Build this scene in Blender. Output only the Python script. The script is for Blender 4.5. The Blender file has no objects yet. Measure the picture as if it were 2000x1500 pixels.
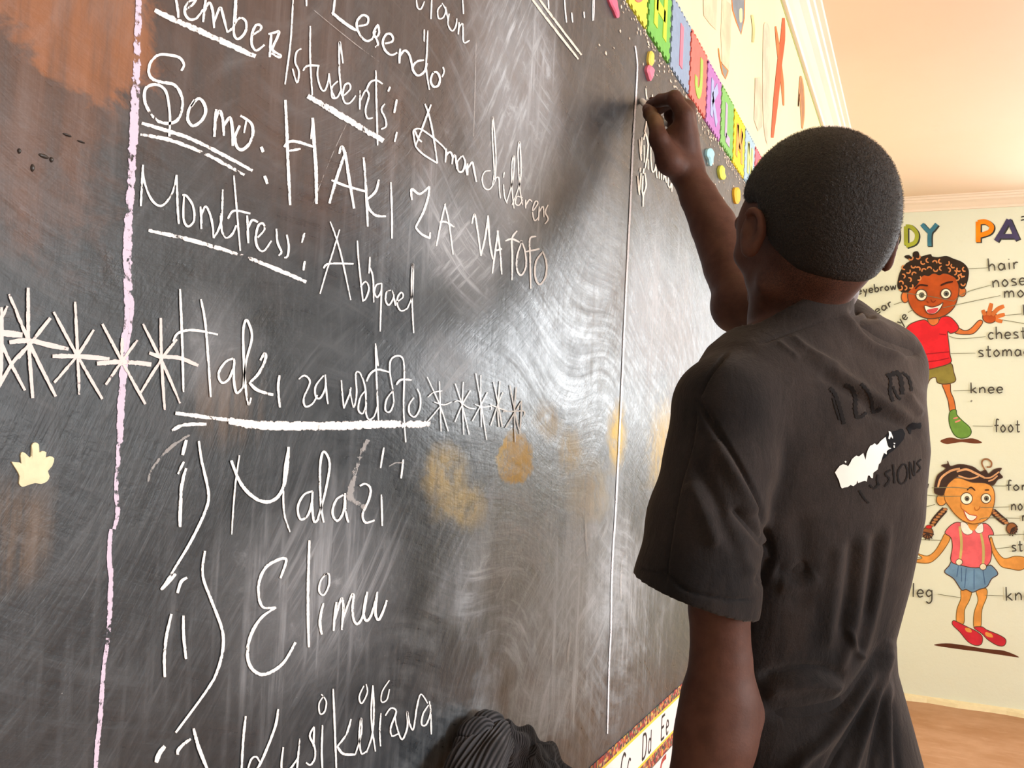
import bpy, bmesh, math, random
import numpy as np
from mathutils import Vector, Matrix
from mathutils.geometry import tessellate_polygon
from mathutils.bvhtree import BVHTree
import openvdb

C = bpy.context.scene.collection
SC = bpy.context.scene

# ------------------------------------------------------------------ camera
# room axes: x = out from the blackboard wall, y = along it, z = up, metres
FL = 1.235                      # height of the lens above the floor
CAM = np.array([0.40, 0.0, FL])
F, CX, CY = 1800.0, 1000.0, 750.0


def _ray(x, y):
    return np.array([(x - CX) / F, -(y - CY) / F, 1.0])


_fy = _ray(1811, 900); _fy /= np.linalg.norm(_fy)
_s = math.tan(math.radians(2.70))
_up = np.cross(_fy, _ray(1811 - 5000, 900 - 5000 * _s)); _up /= np.linalg.norm(_up)
if _up[1] < 0: _up = -_up
_fx = np.cross(_up, _fy)
if _fx[0] < 0: _fx = -_fx
ROT = np.array([_fx, _fy, _up])           # camera (right, up, forward) -> room


def P(x, y, depth):
    """room point seen at photo position x, y at the given distance along the lens axis"""
    return CAM + ROT @ (_ray(x, y) * depth)


def on_plane(x, y, axis, val):
    d = ROT @ _ray(x, y)
    return CAM + d * ((val - CAM[axis]) / d[axis])


def seen(p):
    c = ROT.T @ (np.asarray(p, float) - CAM)
    return CX + F * c[0] / c[2], CY - F * c[1] / c[2], c[2]


cam = bpy.data.cameras.new('camera')
cam.sensor_fit = 'HORIZONTAL'; cam.sensor_width = 36.0
cam.lens = 36.0 * F / 2000.0
cam.clip_start = 0.02; cam.clip_end = 100
cam_o = bpy.data.objects.new('camera', cam); C.objects.link(cam_o)
m = Matrix.Identity(4)
for r in range(3):
    m[r][0] = ROT[r, 0]; m[r][1] = ROT[r, 1]; m[r][2] = -ROT[r, 2]; m[r][3] = CAM[r]
cam_o.matrix_world = m
SC.camera = cam_o

# ------------------------------------------------------------------ light and exposure
SC.view_settings.view_transform = 'Standard'
SC.view_settings.look = 'None'
SC.view_settings.gamma = 1.0
SC.view_settings.use_curve_mapping = False
SC.view_settings.exposure = 0.10

YF, XR, YR = 5.295, 4.3, -3.2             # far wall, right wall, rear wall
ZT = FL + 1.385                           # ceiling

w = bpy.data.worlds.new('daylight'); SC.world = w; w.use_nodes = True
w.node_tree.nodes['Background'].inputs[0].default_value = (0.85, 0.93, 1.0, 1)
w.node_tree.nodes['Background'].inputs[1].default_value = 1.0


def window_light(loc, rot, sx, sy, power, col):
    l = bpy.data.lights.new('window_daylight', 'AREA'); l.shape = 'RECTANGLE'
    l.size = sx; l.size_y = sy; l.energy = power; l.color = col
    o = bpy.data.objects.new('window_daylight', l); C.objects.link(o)
    o.location = loc; o.rotation_euler = rot
    return o


R90 = math.pi / 2
# window openings: (wall, centre along the wall, centre height, width, height, power, colour)
OPENINGS = [
    ('far', 1.88, FL + 0.60, 1.30, 1.15, 74, (0.93, 0.965, 1.0)),
    ('right', 3.6, FL + 0.42, 1.5, 1.25, 50, (0.93, 0.97, 1.0)),
    ('right', 0.9, FL + 0.42, 1.5, 1.25, 175, (0.95, 0.975, 1.0)),
    ('rear', 2.6, FL - 0.10, 1.0, 2.05, 16, (1.0, 0.95, 0.90)),
]
for wall, c, z, sx, sz, pw, col in OPENINGS:
    if wall == 'far': window_light((c, YF + 0.10, z), (-R90, 0, 0), sx, sz, pw, col)
    if wall == 'right': window_light((XR + 0.10, c, z), (R90, 0, R90), sx, sz, pw, col)
    if wall == 'rear': window_light((c, YR - 0.10, z), (R90, 0, 0), sx, sz, pw, col)


# ------------------------------------------------------------------ helpers
def mesh(name, verts, faces, mat=None, parent=None, smooth=False, uv=None):
    me = bpy.data.meshes.new(name)
    me.from_pydata([tuple(map(float, v)) for v in verts], [], [tuple(map(int, f)) for f in faces])
    if mat: me.materials.append(mat)
    if uv is not None:
        l = me.uv_layers.new(name='UVMap')
        idx = np.zeros(len(me.loops), int); me.loops.foreach_get('vertex_index', idx)
        l.data.foreach_set('uv', np.asarray(uv, np.float32)[idx].ravel())
    if smooth:
        me.polygons.foreach_set('use_smooth', [True] * len(me.polygons))
    me.update()
    o = bpy.data.objects.new(name, me); C.objects.link(o)
    if parent is not None:
        o.parent = parent
        o.matrix_parent_inverse = parent.matrix_world.inverted() if parent.type != 'EMPTY' else Matrix.Translation(-parent.location)
    return o


def empty(name, loc=(0, 0, 0)):
    o = bpy.data.objects.new(name, None); C.objects.link(o); o.location = loc
    o.empty_display_size = 0.05
    return o


def tag(o, label, cat=None, group=None, kind=None):
    if label: o['label'] = label
    if cat: o['category'] = cat
    if group: o['group'] = group
    if kind: o['kind'] = kind
    return o


class MB:
    """collects boxes and prisms for ONE mesh object"""
    def __init__(self): self.v = []; self.f = []

    def box(self, a, b):
        n = len(self.v)
        for x in (a[0], b[0]):
            for y in (a[1], b[1]):
                for z in (a[2], b[2]): self.v.append((x, y, z))
        self.f += [tuple(n + k for k in q) for q in ((0, 1, 3, 2), (4, 6, 7, 5), (0, 4, 5, 1), (2, 3, 7, 6), (0, 2, 6, 4), (1, 5, 7, 3))]
        return self

    def add(self, v, f):
        n = len(self.v); self.v += [tuple(p) for p in v]; self.f += [tuple(n + k for k in q) for q in f]
        return self

    def build(self, name, mat, parent=None, smooth=False):
        return mesh(name, self.v, self.f, mat, parent, smooth)


def spline(pts, per=6, closed=False):
    pts = [np.array(p, float) for p in pts]
    n = len(pts)
    if n < 3: 
        return [pts[0] + (pts[-1] - pts[0]) * t for t in np.linspace(0, 1, per + 1)]
    out = []
    for i in range(n if closed else n - 1):
        if closed: a, b, c, d = pts[(i - 1) % n], pts[i], pts[(i + 1) % n], pts[(i + 2) % n]
        else: a, b, c, d = pts[max(i - 1, 0)], pts[i], pts[i + 1], pts[min(i + 2, n - 1)]
        for k in range(per):
            t = k / per
            out.append(0.5 * ((2 * b) + (-a + c) * t + (2 * a - 5 * b + 4 * c - d) * t * t + (-a + 3 * b - 3 * c + d) * t ** 3))
    if not closed: out.append(pts[-1])
    return out


def ribbon2d(pts, w, per=6, closed=False, taper=0.0, jitter=0.0, rng=None):
    """2-D ribbon: verts, faces, uv (u along in the same unit as pts, v across -1..1)"""
    s = spline(pts, per, closed)
    s = [p for i, p in enumerate(s) if i == 0 or np.linalg.norm(p - s[i - 1]) > 1e-9]
    n = len(s); v = []; uv = []; L = 0.0
    for i, p in enumerate(s):
        if closed: t = s[(i + 1) % n] - s[i - 1]
        else: t = s[min(i + 1, n - 1)] - s[max(i - 1, 0)]
        t = t / (np.linalg.norm(t) + 1e-12); nn = np.array([-t[1], t[0]])
        if i: L += np.linalg.norm(p - s[i - 1])
        k = 1.0
        if taper and not closed:
            e = min(i, n - 1 - i) / max(n - 1, 1); k = min(1.0, (1 - taper) + e * 2 * taper * 2)
        if jitter and rng: k *= 1 + rng.uniform(-jitter, jitter)
        h = nn * w * 0.5 * k
        v += [p + h, p - h]; uv += [(L, 1.0), (L, -1.0)]
    f = [(2 * i, 2 * i + 1, 2 * i + 3, 2 * i + 2) for i in range(n - 1)]
    if closed: f.append((2 * n - 2, 2 * n - 1, 1, 0))
    return v, f, uv


def clusters(parts):
    """groups of strokes (point lists) that lie near one another"""
    bx = [(np.min(p, axis=0), np.max(p, axis=0)) for p in parts]; n = len(parts); g_ = list(range(n))
    for i in range(n):
        for j in range(i):
            gap = np.linalg.norm(np.maximum(0, np.maximum(bx[i][0] - bx[j][1], bx[j][0] - bx[i][1])))
            sz = max((bx[i][1] - bx[i][0]).max(), (bx[j][1] - bx[j][0]).max())
            if gap <= max(.018, .48 * sz) and g_[i] != g_[j]:
                a, b = g_[i], g_[j]; g_ = [b if q == a else q for q in g_]
    return [[i for i in range(n) if g_[i] == c] for c in dict.fromkeys(g_)]


def join_strokes(parts, idx):
    V, Fc, UV = [], [], []
    for i in idx:
        n = len(V); V += parts[i][0]; Fc += [tuple(n + k for k in q) for q in parts[i][1]]; UV += parts[i][2]
    return V, Fc, UV


def poly2d(pts, per=4, smooth=True):
    s = spline(pts, per, True) if smooth else [np.array(p, float) for p in pts]
    tri = tessellate_polygon([[Vector((p[0], p[1], 0)) for p in s]])
    return s, [tuple(t) for t in tri]


# ------------------------------------------------------------------ materials
def new_mat(name):
    m = bpy.data.materials.new(name); m.use_nodes = True
    nt = m.node_tree
    return m, nt, nt.nodes['Principled BSDF'], nt.nodes['Material Output']


class G:
    """small node-graph helper"""
    def __init__(self, nt): self.nt = nt

    def n(self, t, **kw):
        x = self.nt.nodes.new(t)
        for k, v in kw.items(): setattr(x, k, v)
        return x

    def put(self, sock, v):
        if isinstance(v, bpy.types.NodeSocket): self.nt.links.new(v, sock)
        elif v is not None:
            if hasattr(sock, 'default_value'):
                try: sock.default_value = v
                except Exception: sock.default_value = tuple(v) + (1,)

    def math(self, op, a, b=None, c=None, clamp=False):
        x = self.n('ShaderNodeMath', operation=op, use_clamp=clamp)
        for s, v in zip(x.inputs, (a, b, c)): self.put(s, v)
        return x.outputs[0]

    def mix(self, fac, a, b, blend='MIX'):
        x = self.n('ShaderNodeMix', data_type='RGBA', blend_type=blend)
        self.put(x.inputs[0], fac)
        for s, v in ((x.inputs[6], a), (x.inputs[7], b)):
            if isinstance(v, tuple) and len(v) == 3: v = v + (1,)
            self.put(s, v)
        return x.outputs[2]

    def coord(self, kind='Object'): return self.n('ShaderNodeTexCoord').outputs[kind]

    def mapped(self, vec, loc=(0, 0, 0), rot=(0, 0, 0), scale=(1, 1, 1)):
        x = self.n('ShaderNodeMapping')
        self.put(x.inputs[0], vec); x.inputs[1].default_value = loc; x.inputs[2].default_value = rot; x.inputs[3].default_value = scale
        return x.outputs[0]

    def noise(self, vec, scale=5, detail=4, rough=0.55, dist=0.0):
        x = self.n('ShaderNodeTexNoise'); self.put(x.inputs['Vector'], vec)
        x.inputs['Scale'].default_value = scale; x.inputs['Detail'].default_value = detail
        x.inputs['Roughness'].default_value = rough; x.inputs['Distortion'].default_value = dist
        return x.outputs['Fac']

    def voronoi(self, vec, scale=5, feature='F1'):
        x = self.n('ShaderNodeTexVoronoi', feature=feature); self.put(x.inputs['Vector'], vec)
        x.inputs['Scale'].default_value = scale
        return x.outputs

    def ramp(self, fac, lo, hi, a=0.0, b=1.0, smooth=True):
        x = self.n('ShaderNodeMapRange', interpolation_type='SMOOTHSTEP' if smooth else 'LINEAR'); 
        self.put(x.inputs[0], fac)
        for i, v in enumerate((lo, hi, a, b)): x.inputs[1 + i].default_value = v
        return x.outputs[0]

    def bump(self, height, strength=0.3, dist=0.01, normal=None):
        x = self.n('ShaderNodeBump'); self.put(x.inputs['Height'], height)
        x.inputs['Strength'].default_value = strength; x.inputs['Distance'].default_value = dist
        if normal is not None: self.put(x.inputs['Normal'], normal)
        return x.outputs[0]

    def blob(self, vec, c, r, edge=0.6, warp=None, angle=0.0):
        """soft elliptical mask in the wall plane: c = (y, z), r = (ry, rz)"""
        v = self.mapped(vec, loc=(0, -c[0], -c[1]))
        if angle: v = self.mapped(v, rot=(angle, 0, 0))
        v = self.mapped(v, scale=(0, 1 / r[0], 1 / r[1]))
        x = self.n('ShaderNodeVectorMath', operation='LENGTH'); self.put(x.inputs[0], v)
        d = x.outputs['Value']
        if warp is not None: d = self.math('ADD', d, self.math('MULTIPLY', self.math('SUBTRACT', warp, 0.5), 1.5))
        return self.ramp(d, 1.0, 1.0 - edge)


def plain(name, col, rough=0.6, spec=0.3, noise_amt=0.08, nscale=30, bump=0.0, sheen=0.0):
    m, nt, b, out = new_mat(name); g = G(nt)
    co = g.coord()
    nf = g.noise(co, nscale, 3)
    dark = tuple(c * (1 - noise_amt * 2) for c in col); lite = tuple(min(1, c * (1 + noise_amt)) for c in col)
    g.put(b.inputs['Base Color'], g.mix(nf, dark, lite))
    b.inputs['Roughness'].default_value = rough; b.inputs['Specular IOR Level'].default_value = spec
    if sheen: b.inputs['Sheen Weight'].default_value = sheen
    if bump: g.put(b.inputs['Normal'], g.bump(g.noise(co, nscale * 4, 3), bump, 0.002))
    return m


def srgb(r, g, b):
    f = lambda c: c / 255 / 12.92 if c / 255 <= 0.04045 else ((c / 255 + 0.055) / 1.055) ** 2.4
    return (f(r), f(g), f(b))

# ------------------------------------------------------------------ room shell
def wall_mat(name, col, tint, bump=0.15):
    m, nt, b, out = new_mat(name); g = G(nt); co = g.coord()
    a = g.noise(co, 1.3, 5, 0.6); c2 = g.noise(co, 9, 5, 0.65)
    base = g.mix(g.ramp(a, 0.35, 0.7), col, tint)
    g.put(b.inputs['Base Color'], g.mix(g.ramp(c2, 0.62, 0.8, 0, 0.35), base, tuple(c * 0.86 for c in tint)))
    b.inputs['Roughness'].default_value = 0.62; b.inputs['Specular IOR Level'].default_value = 0.25
    g.put(b.inputs['Normal'], g.bump(g.math('ADD', g.noise(co, 14, 4), g.math('MULTIPLY', g.noise(co, 90, 3), 0.3)), bump, 0.01))
    return m


M_left = wall_mat('cream_wall_paint', (0.87, 0.77, 0.47), (0.85, 0.73, 0.43))
M_far = wall_mat('pale_green_wall_paint', (0.74, 0.80, 0.69), (0.73, 0.775, 0.64))
M_ceil = wall_mat('peach_ceiling_paint', (0.86, 0.67, 0.53), (0.83, 0.69, 0.56), 0.05)
M_trim = wall_mat('cornice_paint', (0.88, 0.76, 0.66), (0.87, 0.74, 0.63), 0.03)
M_frame = plain('window_frame_paint', (0.75, 0.74, 0.70), 0.5)

m, nt, b, out = new_mat('earth_red_screed'); g = G(nt); co = g.coord()
a = g.noise(co, 2.2, 6, 0.65); c2 = g.noise(g.mapped(co, scale=(1, 3, 1)), 7, 5, 0.6)
base = g.mix(g.ramp(a, 0.35, 0.65), (0.36, 0.175, 0.075), (0.46, 0.255, 0.14))
g.put(b.inputs['Base Color'], g.mix(g.ramp(c2, 0.5, 0.75, 0, 0.5), base, (0.52, 0.31, 0.19)))
b.inputs['Roughness'].default_value = 0.75
g.put(b.inputs['Normal'], g.bump(a, 0.2, 0.01)); M_floor = m


def holed_wall(name, mat, axis, pos, thick, lo, hi, holes):
    """a wall slab along an axis ('x' or 'y' runs along it) with rectangular openings"""
    us = sorted({lo[0], hi[0]} | {h[0] for h in holes} | {h[1] for h in holes})
    zs = sorted({lo[1], hi[1]} | {h[2] for h in holes} | {h[3] for h in holes})
    mb = MB()
    for i in range(len(us) - 1):
        for j in range(len(zs) - 1):
            cu, cz = (us[i] + us[i + 1]) / 2, (zs[j] + zs[j + 1]) / 2
            if any(h[0] < cu < h[1] and h[2] < cz < h[3] for h in holes): continue
            if axis == 'x': mb.box((us[i], pos, zs[j]), (us[i + 1], pos + thick, zs[j + 1]))
            else: mb.box((pos, us[i], zs[j]), (pos + thick, us[i + 1], zs[j + 1]))
    o = mb.build(name, mat); tag(o, None, kind='structure'); return o


XL = -0.012                                # plaster face of the left wall; the board stands 12 mm proud
hole = {'far': [], 'right': [], 'rear': []}
for wall, c, z, sx, sz, pw, col in OPENINGS: hole[wall].append((c - sx / 2, c + sx / 2, max(0, z - sz / 2), z + sz / 2))
tag(MB().box((XL - 0.2, YR - 0.2, 0), (XL, YF + 0.2, ZT)).build('wall_left', M_left), 'cream plaster wall above and around the blackboard', kind='structure')
tag(holed_wall('wall_far', M_far, 'x', YF, 0.2, (XL, 0), (XR, ZT), hole['far']), 'pale green far wall carrying painted body diagrams', kind='structure')
# dark dado added low on two unseen walls to darken the board's reflection
m, nt, b, out = new_mat('wall_with_added_dado'); g = G(nt); co = g.coord()
sp = g.n('ShaderNodeSeparateXYZ'); g.put(sp.inputs[0], co)
g.put(b.inputs['Base Color'], g.mix(g.math('GREATER_THAN', sp.outputs[2], 1.12), (0.035, 0.050, 0.075), (0.62, 0.62, 0.52)))
b.inputs['Roughness'].default_value = 0.6; M_added_dado = m
tag(holed_wall('wall_right', M_added_dado, 'y', XR, 0.2, (YR, 0), (YF, ZT), hole['right']), None, kind='structure')
tag(holed_wall('wall_rear', M_added_dado, 'x', YR - 0.2, 0.2, (XL, 0), (XR, ZT), hole['rear']), None, kind='structure')
tag(MB().box((XL - 0.2, YR - 0.2, -0.1), (XR + 0.2, YF + 0.2, 0)).build('floor', M_floor), 'reddish brown earthen screed floor', kind='structure')
tag(MB().box((XL - 0.2, YR - 0.2, ZT), (XR + 0.2, YF + 0.2, ZT + 0.1)).build('ceiling', M_ceil), 'peach painted flat ceiling', kind='structure')

# a window frame round each opening
k = 0
for wall, c, z, sx, sz, pw, col in OPENINGS:
    if wall == 'rear': continue
    k += 1; mb = MB(); fw = 0.05; z0, z1 = z - sz / 2, z + sz / 2; a0, a1 = c - sx / 2, c + sx / 2

    def fb(u0, u1, q0, q1, d0=0.03, d1=0.08):
        if wall == 'far': mb.box((u0, YF + d0, q0), (u1, YF + d1, q1))
        else: mb.box((XR + d0, u0, q0), (XR + d1, u1, q1))
    fb(a0, a1, z0, z0 + fw); fb(a0, a1, z1 - fw, z1); fb(a0, a0 + fw, z0 + fw, z1 - fw); fb(a1 - fw, a1, z0 + fw, z1 - fw)
    fb(c - 0.02, c + 0.02, z0 + fw, z1 - fw, 0.035, 0.075)
    tag(mb.build('window_%d' % k, M_frame), None, kind='structure')

# crown moulding: profile (distance from wall, height below ceiling)
PROF = [(0.0, -0.062), (0.010, -0.062), (0.014, -0.052), (0.024, -0.046), (0.040, -0.034), (0.058, -0.026), (0.064, -0.017), (0.074, -0.015), (0.078, -0.007), (0.092, -0.005), (0.096, 0.0)]


def cornice(name, a, b, nrm):
    v = []; f = []; n = len(PROF)
    for q in (a, b):
        for d, h in PROF: v.append((q[0] + nrm[0] * d, q[1] + nrm[1] * d, ZT + h))
    f = [(i, i + 1, n + i + 1, n + i) for i in range(n - 1)] + [tuple(range(n)), tuple(range(n, 2 * n))]
    return mesh(name, v, f, M_trim)


tag(cornice('trim_1', (XL, YR), (XL, YF), (1, 0)), 'peach cornice running along the top of the cream wall', kind='structure')
tag(cornice('trim_2', (XL, YF), (XR, YF), (0, -1)), 'peach cornice along the top of the pale green far wall', kind='structure')
# shade under the left cornice, put in as a thin olive strip
tag(MB().box((XL, YR, ZT - 0.072), (XL + 0.0015, YF, ZT - 0.0625)).build('trim_3', plain('olive_shade_line', (0.42, 0.42, 0.14), 0.6)), 'thin olive line of shade under the cornice', kind='structure')
# low plaster lip where the far wall meets the floor
v = []; f = []; rng = random.Random(3); n = 60
for i in range(n + 1):
    x = XL + (XR - XL) * i / n; d = 0.02 + 0.010 * math.sin(i * 1.7) + rng.uniform(-.005, .005)
    v += [(x, YF, 0.03), (x, YF - d, 0.018), (x, YF - d - 0.008, 0.0)]
for i in range(n):
    f += [(3 * i, 3 * i + 1, 3 * i + 4, 3 * i + 3), (3 * i + 1, 3 * i + 2, 3 * i + 5, 3 * i + 4)]
tag(mesh('baseboard_far', v, f, plain('plaster_lip', (0.80, 0.70, 0.45), 0.7)), 'uneven plaster lip at the foot of the far wall', kind='structure')

# ------------------------------------------------------------------ blackboard
BZ0, BZ1 = FL - 0.585, FL + 0.628
BY0, BY1 = -0.75, 3.6


def board_material():
    m, nt, b, out = new_mat('worn_blackboard_paint'); g = G(nt); co = g.coord()
    def bl(px, py, rx, rz, edge=0.6, warp=None, ang=0.0):
        q = on_plane(px, py, 0, 0.0); return g.blob(co, (q[1], q[2]), (rx, rz), edge, warp, ang)
    def most(items): 
        x = items[0]
        for y in items[1:]: x = g.math('MAXIMUM', x, y)
        return x
    big = g.noise(co, 3.0, 5, 0.6)
    mid = g.noise(co, 9.0, 5, 0.62)
    rag = g.noise(g.mapped(co, scale=(1, 1, 1.6)), 22.0, 5, 0.7, 0.4)
    # wiping strokes: thin streaks that follow swirling arm movements
    swirl = g.n('ShaderNodeTexNoise'); g.put(swirl.inputs['Vector'], co); swirl.inputs['Scale'].default_value = 2.2; swirl.inputs['Detail'].default_value = 1.0
    warp = g.n('ShaderNodeVectorMath', operation='MULTIPLY_ADD'); g.put(warp.inputs[0], swirl.outputs['Color']); warp.inputs[1].default_value = (0, .34, .34); g.put(warp.inputs[2], co)
    wco = warp.outputs[0]
    wipe1 = g.noise(g.mapped(g.mapped(wco, rot=(-0.85, 0, 0)), scale=(1, 3.5, 42)), 2.4, 6, 0.66, 0.2)
    wipe2 = g.noise(g.mapped(g.mapped(wco, rot=(0.35, 0, 0)), scale=(1, 3, 36)), 2.4, 6, 0.66, 0.2)
    vert = g.noise(g.mapped(co, scale=(1, 34, 2.6)), 2.2, 5, 0.64, 0.15)
    fine = g.noise(co, 260, 2, 0.6)
    pits = g.noise(co, 150, 3, 0.7)
    base = g.mix(g.ramp(big, 0.35, 0.68), (0.0060, 0.0083, 0.0105), (0.0150, 0.0190, 0.0230))
    # brown patches along the top, strongest near the left
    brown = most([bl(160, 35, 0.060, 0.045, 0.35, rag), g.math('MULTIPLY', bl(85, 190, 0.065, 0.10, 0.7, rag), 0.36), g.math('MULTIPLY', bl(520, 60, 0.34, 0.17, 0.95, mid), 0.22), g.math('MULTIPLY', bl(900, 60, 0.5, 0.22, 0.95, mid), 0.13)])
    brown = g.math('MULTIPLY', brown, g.ramp(vert, 0.25, 0.6, 0.45, 1.0))
    base = g.mix(brown, base, (0.25, 0.082, 0.018))
    brown2 = most([g.math('MULTIPLY', bl(440, 790, 0.05, 0.035, 0.8, mid), 0.5), g.math('MULTIPLY', bl(30, 1040, 0.035, 0.04, 0.8, mid), 0.6)])
    base = g.mix(g.math('MULTIPLY', brown2, g.ramp(vert, .35, .6)), base, (0.15, 0.085, 0.038))
    # ochre chalk rubbed into the board
    och = [bl(1008, 897, 0.052, 0.030, 0.22, rag, 0.1)]
    for px, py, rx, rz, s in ((1072, 825, 0.06, 0.030, 0.50), (1205, 850, 0.055, 0.06, 0.9), (1115, 880, 0.06, 0.04, 0.50), (870, 925, 0.06, 0.035, 0.32), (905, 985, 0.08, 0.03, 0.28), (1300, 880, 0.14, 0.11, 0.55), (1150, 960, 0.12, 0.06, 0.26)):
        och.append(g.math('MULTIPLY', bl(px, py, rx, rz, 0.7, rag, 0.1), s))
    och = g.math('MULTIPLY', most(och), g.ramp(rag, 0.30, 0.56, 0.25, 1.0))
    och = g.math('MULTIPLY', och, g.ramp(vert, 0.30, 0.55, 0.55, 1.0))
    # grey chalk dust: clouds times streaks
    cloud = g.ramp(g.noise(g.mapped(co, scale=(1, 1, 0.8)), 5.0, 4, 0.55), 0.42, 0.72)
    dust = g.math('MULTIPLY', g.ramp(wipe1, 0.46, 0.70), g.ramp(mid, 0.35, 0.65))
    dust2 = g.math('MULTIPLY', g.ramp(wipe2, 0.48, 0.70), cloud)
    dust3 = g.math('MULTIPLY', g.ramp(vert, 0.46, 0.70), g.ramp(big, 0.40, 0.60))
    zones = [g.math('MULTIPLY', bl(1010, 190, 0.16, 0.24, 0.8, mid), 0.85)]
    for px, py, rx, rz, s in ((900, 480, 0.14, 0.08, 0.9), (1280, 620, 0.55, 0.17, 0.9), (1130, 1150, 0.38, 0.20, 0.95), (1060, 1380, 0.24, 0.09, 1.0), (1000, 1080, .2, .1, .7), (640, 1150, 0.16, 0.10, 0.45), (420, 690, 0.05, 0.05, 0.4), (880, 720, 0.1, 0.05, 0.4)):
        zones.append(g.math('MULTIPLY', bl(px, py, rx, rz, 0.9, mid), s))
    zones = g.math('ADD', most(zones), 0.11)
    d = g.math('MULTIPLY', most([dust, dust2, g.math('MULTIPLY', dust3, 0.9), g.math('MULTIPLY', g.ramp(rag, .55, .75), .5)]), zones)
    d = g.math('ADD', d, g.math('MULTIPLY', zones, g.math('ADD', g.math('MULTIPLY', mid, 0.80), g.math('MULTIPLY', g.math('SUBTRACT', rag, .3), .35))), clamp=True)
    base = g.mix(g.math('MULTIPLY', d, 1.0, clamp=True), base, (0.43, 0.45, 0.48))
    film = g.math('MULTIPLY', most([bl(1170, 1180, 0.55, 0.30, 0.9, mid), g.math('MULTIPLY', bl(1300, 650, .6, .25, .9, mid), .6), g.math('MULTIPLY', bl(1000, 1420, .3, .12, .9, mid), .8)]), g.math('ADD', g.math('MULTIPLY', g.ramp(wipe2, .36, .62), .22), g.math('ADD', g.math('MULTIPLY', g.ramp(vert, .42, .62), .14), g.math('MULTIPLY', g.ramp(rag, .42, .66), .16))))
    base = g.mix(film, base, (0.50, 0.535, 0.56)); d = g.math('ADD', d, film, clamp=True)
    base = g.mix(och, base, (0.74, 0.47, 0.055))
    speck = g.ramp(pits, 0.742, 0.775)
    base = g.mix(g.math('MULTIPLY', speck, 0.6), base, (0.62, 0.60, 0.58))
    g.put(b.inputs['Base Color'], base)
    b.inputs['IOR'].default_value = 1.5
    b.inputs['Specular IOR Level'].default_value = 0.45
    r = g.math('ADD', 0.24, g.math('MULTIPLY', d, 0.34))
    r = g.math('ADD', r, g.math('MULTIPLY', mid, 0.14)); r = g.math('ADD', r, g.math('MULTIPLY', g.math('SUBTRACT', wipe2, .5), 0.35)); r = g.math('ADD', r, g.math('MULTIPLY', g.math('SUBTRACT', rag, .5), 0.20))
    g.put(b.inputs['Roughness'], g.math('ADD', r, g.math('MULTIPLY', och, 0.25)))
    g.put(b.inputs['Sheen Weight'], g.math('MULTIPLY', d, 1.3, clamp=True)); b.inputs['Sheen Roughness'].default_value = 0.30; b.inputs['Sheen Tint'].default_value = (0.93, 0.96, 1, 1)
    h = g.math('ADD', g.math('MULTIPLY', wipe1, 0.30), g.math('MULTIPLY', wipe2, 0.22))
    h = g.math('ADD', h, g.math('MULTIPLY', mid, 1.1)); h = g.math('ADD', h, g.math('MULTIPLY', fine, 0.05))
    h = g.math('ADD', h, g.math('MULTIPLY', vert, 0.18)); h = g.math('ADD', h, g.math('MULTIPLY', rag, 0.30))
    g.put(b.inputs['Normal'], g.bump(h, 0.38, 0.004))
    return m


board = MB().box((-0.0115, BY0, BZ0), (0.0, BY1, BZ1)).build('blackboard', board_material())
tag(board, 'large worn blackboard on the left wall covered in handwritten chalk', 'blackboard')


def chalk_mat(name, col, cover=0.5, grain=420, edge=0.85, streak=0.0):
    """chalk deposit: grainy cover, ragged at the stroke's edges"""
    m, nt, b, out = new_mat(name); g = G(nt); co = g.coord()
    uv = g.coord('UV'); sep = g.n('ShaderNodeSeparateXYZ'); g.put(sep.inputs[0], uv)
    v = g.math('ABSOLUTE', sep.outputs[1])
    nz = g.noise(co, grain, 4, 0.65)
    big = g.noise(co, grain / 6, 3, 0.6)
    t = g.math('ADD', nz, g.math('MULTIPLY', g.math('SUBTRACT', big, 0.5), 0.9))
    t = g.math('SUBTRACT', t, g.math('MULTIPLY', g.ramp(v, edge - 0.30, 1.0), 0.20))
    a = g.ramp(t, 0.5 - cover * 0.5, 0.5 - cover * 0.5 + 0.12)
    if streak: a = g.math('MULTIPLY', a, streak)
    g.put(b.inputs['Base Color'], g.mix(nz, tuple(c * 0.86 for c in col), col))
    b.inputs['Roughness'].default_value = 0.5; b.inputs['Specular IOR Level'].default_value = 0.45; b.inputs['Sheen Weight'].default_value = 0.4; b.inputs['Sheen Roughness'].default_value = 0.3
    g.put(b.inputs['Alpha'], a)
    return m


CH = {
    'white': chalk_mat('white_chalk', (0.95, 0.93, 0.91), 0.60),
    'rough': chalk_mat('white_chalk_side', (0.95, 0.91, 0.89), 0.40, 240),
    'pink': chalk_mat('pinkish_chalk', (0.84, 0.72, 0.70), 0.60, 330),
    'lilac': chalk_mat('lilac_chalk', (0.70, 0.59, 0.74), 0.34, 230, 0.9),
    'lilac_line': chalk_mat('lilac_white_chalk', (0.95, 0.89, 0.94), 0.66, 300),
    'faint': chalk_mat('rubbed_chalk', (0.75, 0.72, 0.70), 0.34, 200, 0.6, 0.40),
    'cream': chalk_mat('cream_chalk', (0.93, 0.80, 0.66), 0.60),
}
_lift = [0.0004]


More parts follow.
